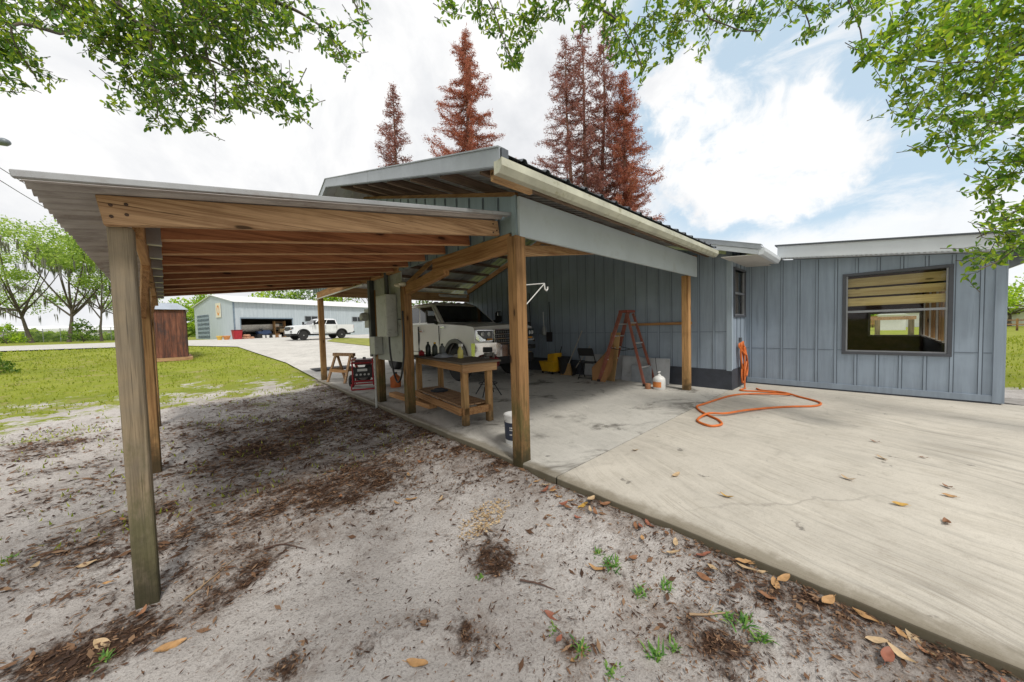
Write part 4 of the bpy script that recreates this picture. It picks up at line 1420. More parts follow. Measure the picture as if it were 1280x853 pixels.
# ------------------------------------------------------------------ pickups
def pickup(name, label, paint, arch_m, grille_m, L=6.35, wb=(1.02, 5.05), wr=.41, bars=4, chrome_bumper=True, lights=False):
    t = thing(name, label, 'pickup truck')
    hw = 1.0
    R_ = wr + .115
    zb = .55

    def arc(cy):
        return [(cy + R_ * math.cos(a), .43 + R_ * math.sin(a)) for a in [RAD(12) + RAD(156) * k / 12 for k in range(13)]]
    top = [(.16, .60), (.05, .70), (.02, .95), (.03, 1.20), (.10, 1.29), (.5, 1.335), (1.70, 1.40), (4.26, 1.42), (4.29, 1.43), (L - .04, 1.43), (L - .01, 1.38), (L - .03, .72), (L - .12, .62)]
    bottom = []
    for cy in (wb[1], wb[0]):
        bottom += [(cy + R_ + .02, zb)] + arc(cy) + [(cy - R_ - .02, zb)]
    prof = top + bottom
    st = [(-1.0, 0), (-.985, 1), (-.80, 1), (0, 1), (.80, 1), (.985, 1), (1.0, 0)]
    mb = MB()
    n = len(prof)
    for x, k in st:
        ax = abs(x)
        for y, z in prof:
            cv = .16 * ax ** 4 * max(0, 1 - y / 1.0)
            inset = .05 * smooth(1.0, 1.42, z) + .03 * smooth(.8, .5, z)
            crown = .045 * (1 - ax ** 2) if (z > 1.25 and y < 1.72) else 0
            sh = (0 if k else .008)
            mb.v.append((x * (1 - inset), y + cv, z + crown))
    for a in range(len(st) - 1):
        for j in range(n):
            j2 = (j + 1) % n
            mb.f.append((a * n + j, a * n + j2, (a + 1) * n + j2, (a + 1) * n + j))
    mb.f.append(tuple(range(n)))
    mb.f.append(tuple(reversed([(len(st) - 1) * n + j for j in range(n)])))
    mb.build('body', paint, t, smooth_deg=28)
    MB().box(-.86, .25, .40, .86, L - .3, .95).build('underbody', BLACKP, t)
    # bed opening
    MB().box(-.80, 4.4, 1.2, .80, L - .12, 1.434).build('bed', BLACKP, t)
    # cab
    base, mid, tp = 1.41, 1.95, 2.03
    rings = [[(-.945, 1.72), (.945, 1.72), (.945, 4.27), (-.945, 4.27)], [(-.775, 2.48), (.775, 2.48), (.775, 4.13), (-.775, 4.13)], [(-.62, 2.66), (.62, 2.66), (.62, 3.98), (-.62, 3.98)]]
    zs = (base, mid, tp)
    mb = MB()
    for rg, z in zip(rings, zs):
        mb.v += [(x, y, z) for x, y in rg]
    for a in range(2):
        for j in range(4):
            j2 = (j + 1) % 4
            mb.f.append((a * 4 + j, a * 4 + j2, a * 4 + 4 + j2, a * 4 + 4 + j))
    mb.f.append((8, 9, 10, 11))
    mb.build('cab', paint, t, bevel=.045, smooth_deg=40)

    def quad(c00, c10, c11, c01, u0, u1, v0, v1, off):
        c00, c10, c11, c01 = map(V, (c00, c10, c11, c01))
        f_ = lambda u, v: (c00 * (1 - u) + c10 * u) * (1 - v) + (c01 * (1 - u) + c11 * u) * v
        nrm = (c10 - c00).cross(c01 - c00).normalized() * off
        return [f_(u0, v0) + nrm, f_(u1, v0) + nrm, f_(u1, v1) + nrm, f_(u0, v1) + nrm]
    b0 = [V((x, y, base)) for x, y in rings[0]]
    b1 = [V((x, y, mid)) for x, y in rings[1]]
    MB().poly(quad(b0[0], b0[1], b1[1], b1[0], .05, .95, .05, .95, .006)).build('windshield', CARGLASS, t, fix=False)
    MB().poly(quad(b0[2], b0[3], b1[3], b1[2], .08, .92, .15, .88, .006)).build('rear_window', CARGLASS, t, fix=False)
    mb = MB()
    for s_ in (-1, 1):
        mb.tube([(s_ * .55, 1.80, 1.46), (s_ * .05 - .35, 2.0, 1.60)], .008, 4)
    mb.build('wiper', BLACKP, t)
    for s_ in (-1, 1):
        if s_ == -1:
            A, B, C, D = b0[3], b0[0], b1[0], b1[3]
            fw, rw = (.515, .93), (.07, .485)
        else:
            A, B, C, D = b0[1], b0[2], b1[2], b1[1]
            fw, rw = (.07, .485), (.515, .93)
        for w_ in (fw, rw):
            MB().poly(quad(A, B, C, D, w_[0], w_[1], .10, .90, .006)).build('window', CARGLASS, t, fix=False)
        x = s_ * .985
        for ya, yb in ((1.80, 2.98), (3.02, 4.12)):
            mb = MB()
            lo = .66
            for (a, b, c_, d) in ((ya, lo, ya + .012, 1.36), (yb - .012, lo, yb, 1.36)):
                mb.box(x - .001 * s_, a, b, x + s_ * .018, c_, d)
            mb.box(x, ya, lo - .012, x + s_ * .018, yb, lo)
            dr = mb.build('door', plain('door_gap', (.06, .06, .06), .7), t)
            MB().box(x + s_ * .004, yb - .30, 1.20, x + s_ * .045, yb - .07, 1.245).build('handle', CHROME if chrome_bumper else paint, dr, bevel=.012)
        # mirrors
        m_ = MB().beam((s_ * .93, 1.98, 1.42), (s_ * 1.14, 1.92, 1.50), .06, .08).build('mirror', BLACKP, t, bevel=.01)
        MB().box(s_ * 1.07, 1.84, 1.42, s_ * 1.30, 1.97, 1.76).build('mirror_housing', BLACKP, m_, bevel=.035)
        MB().box(s_ * 1.09, 1.828, 1.62, s_ * 1.28, 1.842, 1.74).build('mirror_cap', CHROME if chrome_bumper else BLACKP, m_, bevel=.006)
        # arch flares
        for cy in wb:
            mb = MB()
            prev = None
            for k in range(15):
                a = RAD(4) + RAD(172) * k / 14
                c_, sn = math.cos(a), math.sin(a)
                p0 = V((s_ * 1.025, cy + (R_ - .02) * c_, .43 + (R_ - .02) * sn))
                p1 = V((s_ * 1.025, cy + (R_ + .075) * c_, .43 + (R_ + .075) * sn))
                q0, q1 = V((s_ * .93, p0.y, p0.z)), V((s_ * .955, p1.y, p1.z))
                cur = (p0, p1, q1, q0)
                if prev:
                    for j in range(4):
                        mb.poly([prev[j], prev[(j + 1) % 4], cur[(j + 1) % 4], cur[j]])
                prev = cur
            mb.build('wheel_arch', arch_m, t, smooth_deg=40)
            w_ = MB().lathe([(wr * .62, -.12), (wr * .93, -.125), (wr, -.09), (wr, .09), (wr * .93, .125), (wr * .62, .12)], (s_ * .86, cy, wr), 32, 'x').build('tyre', RUBBER, t, smooth_deg=35)
            w_.name = 'wheel'
            rim = MB().lathe([(wr * .62, .10 * s_), (wr * .60, .118 * s_), (wr * .55, .10 * s_), (wr * .52, .03 * s_), (.05, .03 * s_)], (s_ * .86, cy, wr), 28, 'x')
            for k in range(6):
                a = k * PI / 3 + .3
                rim.beam((s_ * .95, cy + .04 * math.cos(a), wr + .04 * math.sin(a)), (s_ * .965, cy + wr * .57 * math.cos(a), wr + wr * .57 * math.sin(a)), .03, .085, up=(0, -math.sin(a), math.cos(a)))
            rim.lathe([(.07, .09 * s_), (.06, .12 * s_), (.02, .125 * s_)], (s_ * .86, cy, wr), 16, 'x')
            rim.build('rim', plain('grey_alloy', (.42, .42, .43), .3, .8, var=.15), w_, smooth_deg=30)
        # headlights: chrome surround, dark lens with two lamps
        y_ = .06 + .16 * .8 ** 4
        hl = MB().prism([(s_ * .55, .020, 1.225), (s_ * .96, .165, 1.235), (s_ * .975, .175, 1.02), (s_ * .90, .12, .96), (s_ * .57, .025, .97)], (0, -.03, 0)).build('headlight', CHROME, t, bevel=.008)
        MB().prism([(s_ * .575, -.013, 1.205), (s_ * .935, .125, 1.215), (s_ * .945, .13, 1.04), (s_ * .59, -.008, .99)], (0, -.006, 0)).build('lens', plain('smoked_lens', (.05, .055, .06), .08, .2), hl, bevel=.003)
        for dx, dz in ((.67, 1.13), (.82, 1.13)):
            MB().lathe([(.035, 0), (.055, -.012), (.05, -.02), (.02, -.024)], (s_ * dx, .012 + .36 * (dx - .62), dz), 14, 'y').build('lamp', plain('lamp_reflector', (.8, .8, .78), .15, .4), hl, smooth_deg=30)
        MB().box(s_ * .60, .0, .985, s_ * .75, -.014, 1.03).build('amber_marker', plain('amber_plastic', (.55, .24, .03), .3), hl)
        MB().box(s_ * .80, L - .02, 1.02, s_ * .965, L + .015, 1.36).build('taillight', plain('red_lens', (.45, .02, .02), .2), t, bevel=.015)
        MB().box(s_ * .965, 1.52, 1.285, s_ * .992, 1.74, 1.345).build('badge', CHROME, t, bevel=.004)
        MB().box(s_ * .90, 1.9, .42, s_ * 1.04, 4.2, .50).build('side_step', BLACKP, t, bevel=.02)
    gr_ = MB().prism([(-.53, .0, 1.235), (.53, .0, 1.235), (.545, .0, .93), (.36, -.01, .86), (-.36, -.01, .86), (-.545, .0, .93)], (0, .06, 0)).build('grille', BLACKP, t)
    mb = MB()
    for k in range(bars):
        z = 1.22 - (.31) * k / max(1, bars - 1)
        mb.box(-.53, -.022, z - .012, .53, -.001, z + .012)
    mb.box(-.545, -.024, .93, -.52, -.002, 1.24).box(.52, -.024, .93, .545, -.002, 1.24)
    mb.build('grille_bar', grille_m, gr_, bevel=.004)
    mb = MB()
    for k in range(bars - 1):
        z = 1.22 - .31 * (k + .5) / max(1, bars - 1)
        for j in range(14):
            x = -.47 + .94 * j / 13
            mb.prism([(x - .028, -.008, z), (x, -.008, z + .026), (x + .028, -.008, z), (x, -.008, z - .026)], (0, -.006, 0))
    mb.build('grille_mesh', plain('satin_grille_mesh', (.28, .28, .28), .3, .7), gr_)
    bm_ = MB()
    for k in range(12):
        xa, xb = -1.0 + 2.0 * k / 12, -1.0 + 2.0 * (k + 1) / 12
        ya, yb = -.06 + .20 * abs(xa) ** 3, -.06 + .20 * abs(xb) ** 3
        dz = lambda x: -.06 if abs(x) < .36 else 0
        bm_.hexa([(xa, ya + .02, .60), (xb, yb + .02, .60), (xb, yb + .16, .60), (xa, ya + .16, .60), (xa, ya, .93 + dz(xa)), (xb, yb, .93 + dz(xb)), (xb, yb + .16, .93 + dz(xb)), (xa, ya + .16, .93 + dz(xa))])
    bp = bm_.build('bumper', CHROME if chrome_bumper else paint, t, smooth_deg=40)
    for s_ in (-1, 1):
        MB().box(s_ * .62, -.03 + .20 * .6 ** 3 - .05, .72, s_ * .84, .06, .83).build('fog_light', BLACKP, bp, bevel=.01)
    MB().box(-.80, -.02, .42, .80, .25, .62).build('air_dam', BLACKP, t, bevel=.02)
    MB().box(-.95, L - .02, .55, .95, L + .10, .72).build('rear_bumper', CHROME if chrome_bumper else BLACKP, t, bevel=.02)
    if lights:
        mb = MB()
        for x in (-.52, -.26, 0, .26, .52):
            mb.box(x - .05, 2.70, 2.025, x + .05, 2.80, 2.055)
        mb.build('roof_marker', plain('smoked_amber', (.08, .04, .02), .3), t, bevel=.008)
    return t


PAINT_S = plain('pearl_silver_white_paint', (.74, .73, .70), .2, .1, var=.06, scale=2)
PAINT_W = plain('white_car_paint', (.74, .76, .78), .25, var=.05, scale=2)
T1 = pickup('pickup_truck', 'silver-white pickup with chrome grille parked nose-out under the carport', PAINT_S, plain('dark_silver_flare', (.10, .10, .10), .4, .2), CHROME, bars=4, lights=True)
T1.location = (6.0, 6.60, 0)
T1.scale = (1.09, 1.06, 1.13)
T2 = pickup('pickup_truck', 'white pickup with black wheel arches parked before the far metal garage', PAINT_W, BLACKP, BLACKP, L=5.9, wb=(.98, 4.6), wr=.42, bars=3, chrome_bumper=False)
a = math.atan2(-.975, .22)
q = hit(362, 425, .06)
q = at(401, 424, 29)
T2.rotation_euler = (0, 0, a)
T2.scale = (.87,) * 3
T2.location = V((q.x, q.y, base_h(q.y) + .05)) - Matrix.Rotation(a, 3, 'Z') @ V((0, 2.57, 0))
# ------------------------------------------------------------------ far metal garage (local x along its front, y along its gable side)
GA = math.atan2(.292, .956)
GZ = .95
GG = thing('metal_garage', 'long pale blue metal garage with open bay and white roof beyond the driveway', 'garage', (1.95, 44.4, GZ), GA)
GSIDE = NT('pale_blue_ribbed_cladding')
_o = GSIDE.obj()
_c = GSIDE.ramp(GSIDE.noise(GSIDE.vmul(_o, (4, 4, .3)), 2, 4), [(.3, (.40, .46, .50)), (.7, (.49, .55, .59))])
GSIDE = GSIDE.done(_c, .5, 0, .4)
GWHITE = plain('white_roof_sheet', (.74, .75, .76), .45, var=.06)
GL_, GD, EV, RG = 24.0, 10.8, 3.95, 4.95
mb = MB()


def clad(mb, x0, x1, z0, z1):
    n = max(1, int((x1 - x0) / .3))
    for k in range(n):
        a, b = x0 + (x1 - x0) * k / n, x0 + (x1 - x0) * (k + 1) / n
        c_ = a + (b - a) * .8
        mb.poly([(a, 0, z0), (c_, 0, z0), (c_, 0, z1), (a, 0, z1)])
        d = a + (b - a) * .86
        e = a + (b - a) * .94
        for (p_, yp, q_, yq) in ((c_, 0, d, -.03), (d, -.03, e, -.03), (e, -.03, b, 0)):
            mb.poly([(p_, yp, z0), (q_, yq, z0), (q_, yq, z1), (p_, yp, z1)])


OX0, OX1, OZ = .55, 5.5, 2.2
clad(mb, 0, OX0, 0, EV)
clad(mb, OX0, OX1, OZ, EV)
clad(mb, OX1, GL_, 0, EV)
mb.poly([(0, 0, 0), (0, 0, EV), (0, GD / 2, RG), (0, GD, EV), (0, GD, 0)])
mb.poly([(GL_, 0, 0), (GL_, 0, EV), (GL_, GD / 2, RG), (GL_, GD, EV), (GL_, GD, 0)])
mb.poly([(0, GD, 0), (GL_, GD, 0), (GL_, GD, EV), (0, GD, EV)])
mb.build('wall', GSIDE, GG, fix=False)
mb = MB()
mb.hexa([(-.15, -.35, EV - .06), (GL_ + .15, -.35, EV - .06), (GL_ + .15, GD / 2, RG + .02), (-.15, GD / 2, RG + .02), (-.15, -.35, EV), (GL_ + .15, -.35, EV), (GL_ + .15, GD / 2, RG + .08), (-.15, GD / 2, RG + .08)])
mb.hexa([(-.15, GD / 2 + .001, RG + .02), (GL_ + .15, GD / 2 + .001, RG + .02), (GL_ + .15, GD + .35, EV - .06), (-.15, GD + .35, EV - .06), (-.15, GD / 2 + .001, RG + .08), (GL_ + .15, GD / 2 + .001, RG + .08), (GL_ + .15, GD + .35, EV), (-.15, GD + .35, EV)])
mb.build('roof', GWHITE, GG)
MB().box(OX0 - .08, -.06, 0, OX0, -.035, OZ).box(OX1, -.06, 0, OX1 + .08, -.035, OZ).box(OX0 - .08, -.06, OZ, OX1 + .08, -.035, OZ + .12).build('door_frame', plain('blue_grey_trim', (.18, .24, .30), .5), GG)
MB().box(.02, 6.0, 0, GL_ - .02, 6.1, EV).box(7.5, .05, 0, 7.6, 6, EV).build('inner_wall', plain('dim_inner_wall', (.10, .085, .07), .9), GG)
MB().box(-.04, -.05, 0, .06, -.035, EV).box(-.05, .0, 0, -.02, .08, EV).build('corner_trim', plain('blue_grey_trim', (.18, .24, .30)), GG)
mb = MB()
for k in range(12):
    mb.box(-.05, 6.5, .02 + k * .24, -.03 - .02 * (k % 2), 9.9, .24 + k * .24)
mb.build('roller_door', plain('grey_roller_door', (.26, .33, .40), .5), GG)
for x in (6.9, 13.1, 18.2):
    w = MB().box(x, -.05, 1.9, x + 1.6, -.032, 2.6).build('window', plain('grey_trim', (.3, .33, .35), .5), GG)
    MB().box(x + .08, -.058, 1.97, x + .76, -.051, 2.53).box(x + .84, -.058, 1.97, x + 1.52, -.051, 2.53).build('pane', CARGLASS, w)
sg = MB().box(-.08, 3.0, 2.45, -.05, 4.3, 4.0).build('sign', plain('cream_sign_board', (.72, .68, .55), .5, var=.05), GG)
mb = MB()
n_ = 24
for j in range(n_):
    a, b = 2 * PI * j / n_, 2 * PI * (j + 1) / n_
    f_ = lambda t, k: (-.085, 3.65 + .34 * k * math.cos(t), 3.22 + .56 * k * math.sin(t))
    mb.poly([f_(a, .62), f_(b, .62), f_(b, 1), f_(a, 1)])
mb.build('ring', plain('orange_sign_paint', (.70, .27, .05), .5), sg, fix=False)


def gp(x, y, z=0):
    return V((1.95 + x * math.cos(GA) - y * math.sin(GA), 44.4 + x * math.sin(GA) + y * math.cos(GA), GZ + z))


MB().box(-.3, -.6, -.4, GL_ + .3, GD + .3, -.005).build('floor_slab', CON_DRIVE, GG)
# boat on stands inside
BT = thing('boat', 'pale motor boat on a trailer inside the open garage bay', 'boat', gp(.9, 2.3, 0), GA)
mb = MB()
ns = 16
rows = []
for k in range(ns):
    u = k / (ns - 1)
    hw = 1.0 * (1 - max(0, (u - .45) / .55) ** 2.2) * .98 + .02
    kz = .72 + .55 * max(0, (u - .5) / .5) ** 2
    x = .1 + 4.6 * u
    rows.append([(x, -hw, 1.55 + .15 * u), (x, -hw * .9, 1.12 + .2 * u), (x, -hw * .5, (kz + 1.0) / 2), (x, 0, kz), (x, hw * .5, (kz + 1.0) / 2), (x, hw * .9, 1.12 + .2 * u), (x, hw, 1.55 + .15 * u)])
for r_ in rows:
    mb.v += r_
for k in range(ns - 1):
    for j in range(6):
        mb.f.append((k * 7 + j, k * 7 + j + 1, (k + 1) * 7 + j + 1, (k + 1) * 7 + j))
    mb.f.append((k * 7, (k + 1) * 7, (k + 1) * 7 + 6, k * 7 + 6))
mb.f.append(tuple(range(7)))
mb.build('hull', plain('faded_white_gelcoat', (.62, .60, .55), .4, dirt=(.4, .36, .3)), BT, smooth_deg=50)
MB().box(.3, -.6, .25, 4.3, .6, .36).beam((.6, -.6, .36), (.6, -.6, 1.0), .08, .08).beam((3.2, -.5, .36), (3.2, -.5, 1.0), .08, .08).build('trailer', BLACKP, BT)
for x in (1.0, 1.8):
    MB().lathe([(.1, -.09), (.32, -.09), (.32, .09), (.1, .09)], (x, -.72, .32), 16, 'y').build('wheel', RUBBER, BT, smooth_deg=30)
CLUT = thing('covered_atv', 'quad bike with dark blue body inside the garage bay', 'quad bike', gp(3.0, .9), GA)
MB().hexa([(-.6, -.3, .45), (.6, -.3, .45), (.6, .3, .45), (-.6, .3, .45), (-.75, -.36, .85), (.55, -.36, .8), (.55, .36, .8), (-.75, .36, .85)]).box(-.2, -.2, .8, .5, .2, .98).tube([(-.35, -.35, 1.12), (-.3, 0, 1.0), (-.35, .35, 1.12)], .03).build('body', plain('dark_blue_paint', (.03, .06, .14), .35), CLUT, bevel=.05)
for x in (-.55, .5):
    for y in (-.4, .4):
        MB().lathe([(.1, -.12), (.28, -.11), (.29, 0), (.28, .11), (.1, .12)], (x, y, .29), 16, 'y').build('wheel', RUBBER, CLUT, smooth_deg=30)
t = thing('shelf_rack', 'tall tan shelf with boxes at the right side of the garage bay', 'shelf', gp(4.6, 1.2), GA)
for z in (.1, .7, 1.3, 1.85):
    MB().box(-.5, -.25, z, .6, .25, z + .05).build('shelf', W_GX, t)
for x in (-.5, .57):
    MB().box(x, -.25, 0, x + .06, .25, 2.0).build('upright', W_ZC, t)
for x, z, w, h_, m_, lab in ((-.4, .151, .4, .4, CARDB, 'brown carton on the lowest shelf of the garage rack'), (.05, .751, .45, .35, plain('tan_carton', (.45, .34, .2), .8), 'tan carton on the middle shelf of the garage rack'), (-.42, 1.351, .4, .3, plain('pale_carton', (.5, .45, .38), .8), 'pale carton on the upper shelf of the garage rack')):
    o = MB().box(x, -.2, z, x + w, .2, z + h_).box(x, -.2, z + h_, x + w, -.01, z + h_ + .012).build('carton', m_)
    o.location, o.rotation_euler = gp(4.6, 1.2), (0, 0, GA)
    tag(o, lab, 'carton')
bk = None
for k, (x, lab) in enumerate(((2.62, 'first'), (2.98, 'second'), (3.55, 'third'), (4.15, 'fourth'))):
    t = thing('paint_pail', '%s white pail from the left along the garage threshold' % lab, 'pail', gp(x, .15 - .06 * k), 0, 'white pails along the garage threshold')
    MB().lathe([(.12, 0), (.14, .36), (.15, .37), (.14, .39), (.05, .395)], n=14).build('body', WHITEP, t, smooth_deg=40)
    MB().tube([(.15 * math.cos(q_), .15 * math.sin(q_), .34 - .06 * math.sin(q_)) for q_ in [j * PI / 6 for j in range(7)]], .006, 5).build('handle', STEEL, t)
RB = thing('red_bin', 'red plastic bin at the corner of the far garage', 'bin', gp(-.1, -.75), GA)
MB().hexa([(-.3, -.25, 0), (.3, -.25, 0), (.3, .25, 0), (-.3, .25, 0), (-.38, -.3, .95), (.38, -.3, .95), (.38, .3, .95), (-.38, .3, .95)]).build('body', REDP, RB, bevel=.03)
MB().box(-.41, -.33, .95, .41, .33, 1.02).build('lid', plain('dark_red_lid', (.22, .012, .02), .5), RB, bevel=.02)
for k, (x, y, r_, c_, lab) in enumerate(((-1.0, -.9, .28, (.72, .30, .10), 'orange flower pot left of the red bin'), (-1.5, -.7, .24, (.75, .50, .10), 'yellow flower pot farthest left by the garage corner'))):
    o = MB().lathe([(r_ * .6, 0), (r_, .38), (r_ * 1.1, .4), (r_ * 1.1, .46), (r_ * .95, .46), (r_ * .85, .3)], n=16).build('flower_pot', plain('pot_glaze_%d' % k, c_, .5), smooth_deg=40)
    o.location = gp(x, y)
    tag(o, lab, 'pot')
LOGM = plain('split_log_wood', (.50, .27, .17), .85, var=.3)
for k, (x, z, lab) in enumerate(((.70, .14, 'left log of the small stack in the garage mouth'), (1.02, .14, 'middle log of the small stack in the garage mouth'), (1.34, .14, 'right log of the small stack in the garage mouth'), (.98, .40, 'top log of the small stack in the garage mouth'))):
    o = MB().lathe([(.13, -.3), (.145, -.28), (.14, .28), (.13, .3)], n=12, axis='y').build('log', LOGM, smooth_deg=40)
    o.location = gp(x, -.05, z)
    o.rotation_euler = (0, 0, GA + .2 * k)
    tag(o, lab, 'log', 'logs stacked in the garage mouth')

# ------------------------------------------------------------------ rusty shed
s = NT('rusty_brown_steel')
_o = s.obj((5, 5, .6))
_f = s.noise(_o, 1.6, 7, .72)
_c = s.ramp(_f, [(.32, (.035, .022, .022)), (.48, (.115, .048, .034)), (.6, (.20, .075, .045)), (.72, (.26, .13, .09))])
_c = s.mix(s.math('MULTIPLY', s.sstep(s.noise(s.obj(), 1.3, 6, .7), .48, .62), .7), _c, (.045, .035, .04))
RUST = s.done(_c, .85, .05)
q = at(207, 449, 15.5)
SH = thing('rusty_shed', 'rusty brown metal shed with pale blue roof on the left lawn', 'shed', (q.x, q.y, base_h(q.y) + .02), RAD(3.0))
mb = MB().box(-.85, -1.1, .10, .75, 1.9, 2.25)
mb.build('wall', RUST, SH)
mb = MB()
for k in range(8):
    x = -.80 + .20 * k
    mb.box(x, -1.125, .12, x + .025, -1.101, 2.2)
for k in range(14):
    y = -1.0 + .2 * k
    mb.box(.751, y, .12, .775, y + .03, 2.2)
mb.build('corrugation', RUST, SH)
MB().hexa([(-.92, -1.2, 2.25), (.85, -1.2, 2.25), (.85, 2.0, 2.25), (-.92, 2.0, 2.25), (-.55, -.9, 2.55), (.5, -.9, 2.55), (.5, 1.6, 2.55), (-.55, 1.6, 2.55)]).build('roof', metal_sheet('pale_blue_tin', (.42, .47, .55), .4, .3), SH)
MB().box(-.95, -1.25, -.06, .9, 2.0, .09).build('skid', W_GX, SH)

# ------------------------------------------------------------------ vegetation
LEAF_BRIGHT = leafmat('sunlit_yellow_green_leaves', [(.1, (.12, .20, .025)), (.4, (.22, .34, .035)), (.7, (.36, .47, .06)), (.95, (.46, .54, .12))], .5)
LEAF_OAKFAR = leafmat('hazy_spring_oak_leaves', [(.1, (.13, .20, .05)), (.4, (.22, .32, .07)), (.7, (.34, .44, .10)), (.95, (.44, .51, .17))], .45)
LEAF_MID = leafmat('mid_green_leaves', [(.1, (.03, .07, .012)), (.5, (.08, .15, .02)), (.9, (.19, .27, .05))], .4)
LEAF_OAK = leafmat('hanging_oak_leaves', [(.05, (.03, .075, .022)), (.3, (.075, .15, .032)), (.6, (.16, .25, .04)), (.82, (.28, .35, .05)), (.98, (.38, .36, .07))], .5, .38)
LEAF_LIME = leafmat('backlit_lime_oak_leaves', [(.05, (.04, .085, .018)), (.3, (.10, .19, .03)), (.6, (.20, .30, .04)), (.85, (.36, .42, .065)), (.98, (.46, .40, .09))], .5, .38)
NEEDLE_RED = leafmat('dead_rust_red_needles', [(.1, (.15, .05, .038)), (.4, (.28, .098, .066)), (.7, (.40, .16, .11)), (.95, (.48, .29, .22))], .35, .8)
NEEDLE_DULL = leafmat('dead_dull_maroon_needles', [(.1, (.12, .055, .052)), (.4, (.22, .10, .09)), (.7, (.32, .15, .125)), (.95, (.40, .26, .22))], .35, .8)
MOSS = leafmat('spanish_moss', [(.1, (.10, .11, .09)), (.6, (.20, .20, .16)), (.95, (.28, .27, .22))], .3, .9)
BARK_RED = plain('red_brown_bark', (.22, .12, .09), .9, var=.4)


def rdir(r=rnd):
    z = r.uniform(-1, 1)
    t = r.uniform(0, 2 * PI)
    s_ = math.sqrt(1 - z * z)
    return V((s_ * math.cos(t), s_ * math.sin(t), z))


def leaf_quad(mb, p, d, n, ln, w):
    """pointed leaf: 6-gon folded a little; p base, d direction, n normal"""
    sd = d.cross(n)
    if sd.length < 1e-4:
        sd = d.cross(V((1, 0, 0)))
    sd.normalize()
    i = len(mb.v)
    up = sd.cross(d).normalized()
    mb.v += [tuple(p), tuple(p + d * ln * .45 + sd * w * .42 + up * w * .10), tuple(p + d * ln * .78 + sd * w * .40 + up * w * .06), tuple(p + d * ln - up * w * .08),
             tuple(p + d * ln * .78 - sd * w * .40 + up * w * .06), tuple(p + d * ln * .45 - sd * w * .42 + up * w * .10)]
    mb.f += [(i, i + 1, i + 2, i + 3), (i, i + 3, i + 4, i + 5)]


def diamond(mb, p, d, n, ln, w):
    sd = d.cross(n)
    if sd.length < 1e-4:
        sd = V((1, 0, 0))
    sd.normalize()
    i = len(mb.v)
    mb.v += [tuple(p - d * ln * .5), tuple(p + sd * w * .5), tuple(p + d * ln * .5), tuple(p - sd * w * .5)]
    mb.f.append((i, i + 1, i + 2, i + 3))


def broadleaf(label, x, y, h, spread, n, size, m, seed, trunk_r=.22, lean=(0, 0), fork=.3, moss=0, group=None, cat='tree', name='tree', flat=.55, bottom=.35):
    r = random.Random(seed)
    z0 = ground_h(x, y) - .1
    t = thing(name, label, cat, (x, y, z0), 0, group)
    tb = MB()
    top = V((lean[0], lean[1], h * .72))
    f0 = V((lean[0] * .35, lean[1] * .35, h * fork))
    path = bez([(0, 0, 0), f0 * .5 + V((r.uniform(-.1, .1) * trunk_r * 6, 0, 0)), f0, f0.lerp(top, .5) + V((r.uniform(-.3, .3), r.uniform(-.3, .3), 0)), top], 5)
    tb.tube(path, [trunk_r * (1.25 if k == 0 else 1) * (1 - .85 * k / (len(path) - 1)) for k in range(len(path))], 9)
    lobes = []
    nl = 9
    for k in range(nl):
        a = 2 * PI * k / nl + r.uniform(-.4, .4)
        rr = spread * r.uniform(.35, .95)
        zz = h * (bottom + (1 - bottom) * r.uniform(.15, .85)) - .10 * rr
        c_ = V((lean[0] * .6 + rr * math.cos(a), lean[1] * .6 + rr * math.sin(a), zz))
        lobes.append((c_, spread * r.uniform(.28, .50)))
        br = bez([f0 * r.uniform(.85, 1.3), (f0 + c_) / 2 + V((0, 0, -.05 * h + .1 * rr)), c_], 5)
        tb.tube(br, [trunk_r * .5 * (1 - .88 * j / (len(br) - 1)) for j in range(len(br))], 6)
    lobes.append((V((lean[0] * .7, lean[1] * .7, h * .84)), spread * .42))
    lobes.append((V((lean[0] * .7 + r.uniform(-1, 1) * spread * .3, lean[1] * .7, h * .7)), spread * .45))
    tb.build('trunk', BARK, t, smooth_deg=60, fix=False)
    mb = MB()
    for _ in range(n):
        c_, R_ = lobes[r.randrange(len(lobes))]
        d = rdir(r)
        # sub-clumps make gaps and light / dark tufts
        q_ = c_ + V((d.x, d.y, d.z * flat)) * R_ * (r.random() ** .45)
        g_ = noise.noise(V((q_.x + x, q_.y + y, q_.z)) * (1.9 / spread * 1.6))
        if g_ < -.12 and r.random() < .85:
            continue
        dd = (rdir(r) + V((0, 0, -.2))).normalized()
        diamond(mb, q_, dd, (rdir(r) + V((0, 0, .8))).normalized(), size * r.uniform(.7, 1.4), size * r.uniform(.45, .8))
    mb.build('crown', m, t, fix=False)
    if moss:
        mm = MB()
        for _ in range(moss):
            c_, R_ = lobes[r.randrange(len(lobes) - 2)]
            q_ = c_ + V((r.uniform(-.9, .9) * R_, r.uniform(-.9, .9) * R_, -R_ * flat * r.uniform(.3, .9)))
            for j in range(7):
                ln = r.uniform(.4, 1.5)
                b_ = q_ + V((r.uniform(-.12, .12), r.uniform(-.12, .12), 0))
                diamond(mm, b_ - V((0, 0, ln / 2)), V((r.uniform(-.05, .05), r.uniform(-.05, .05), -1)), rdir(r), ln, .09)
        tag(mm.build('hanging_moss', MOSS, t, fix=False), kind='stuff')
    return t


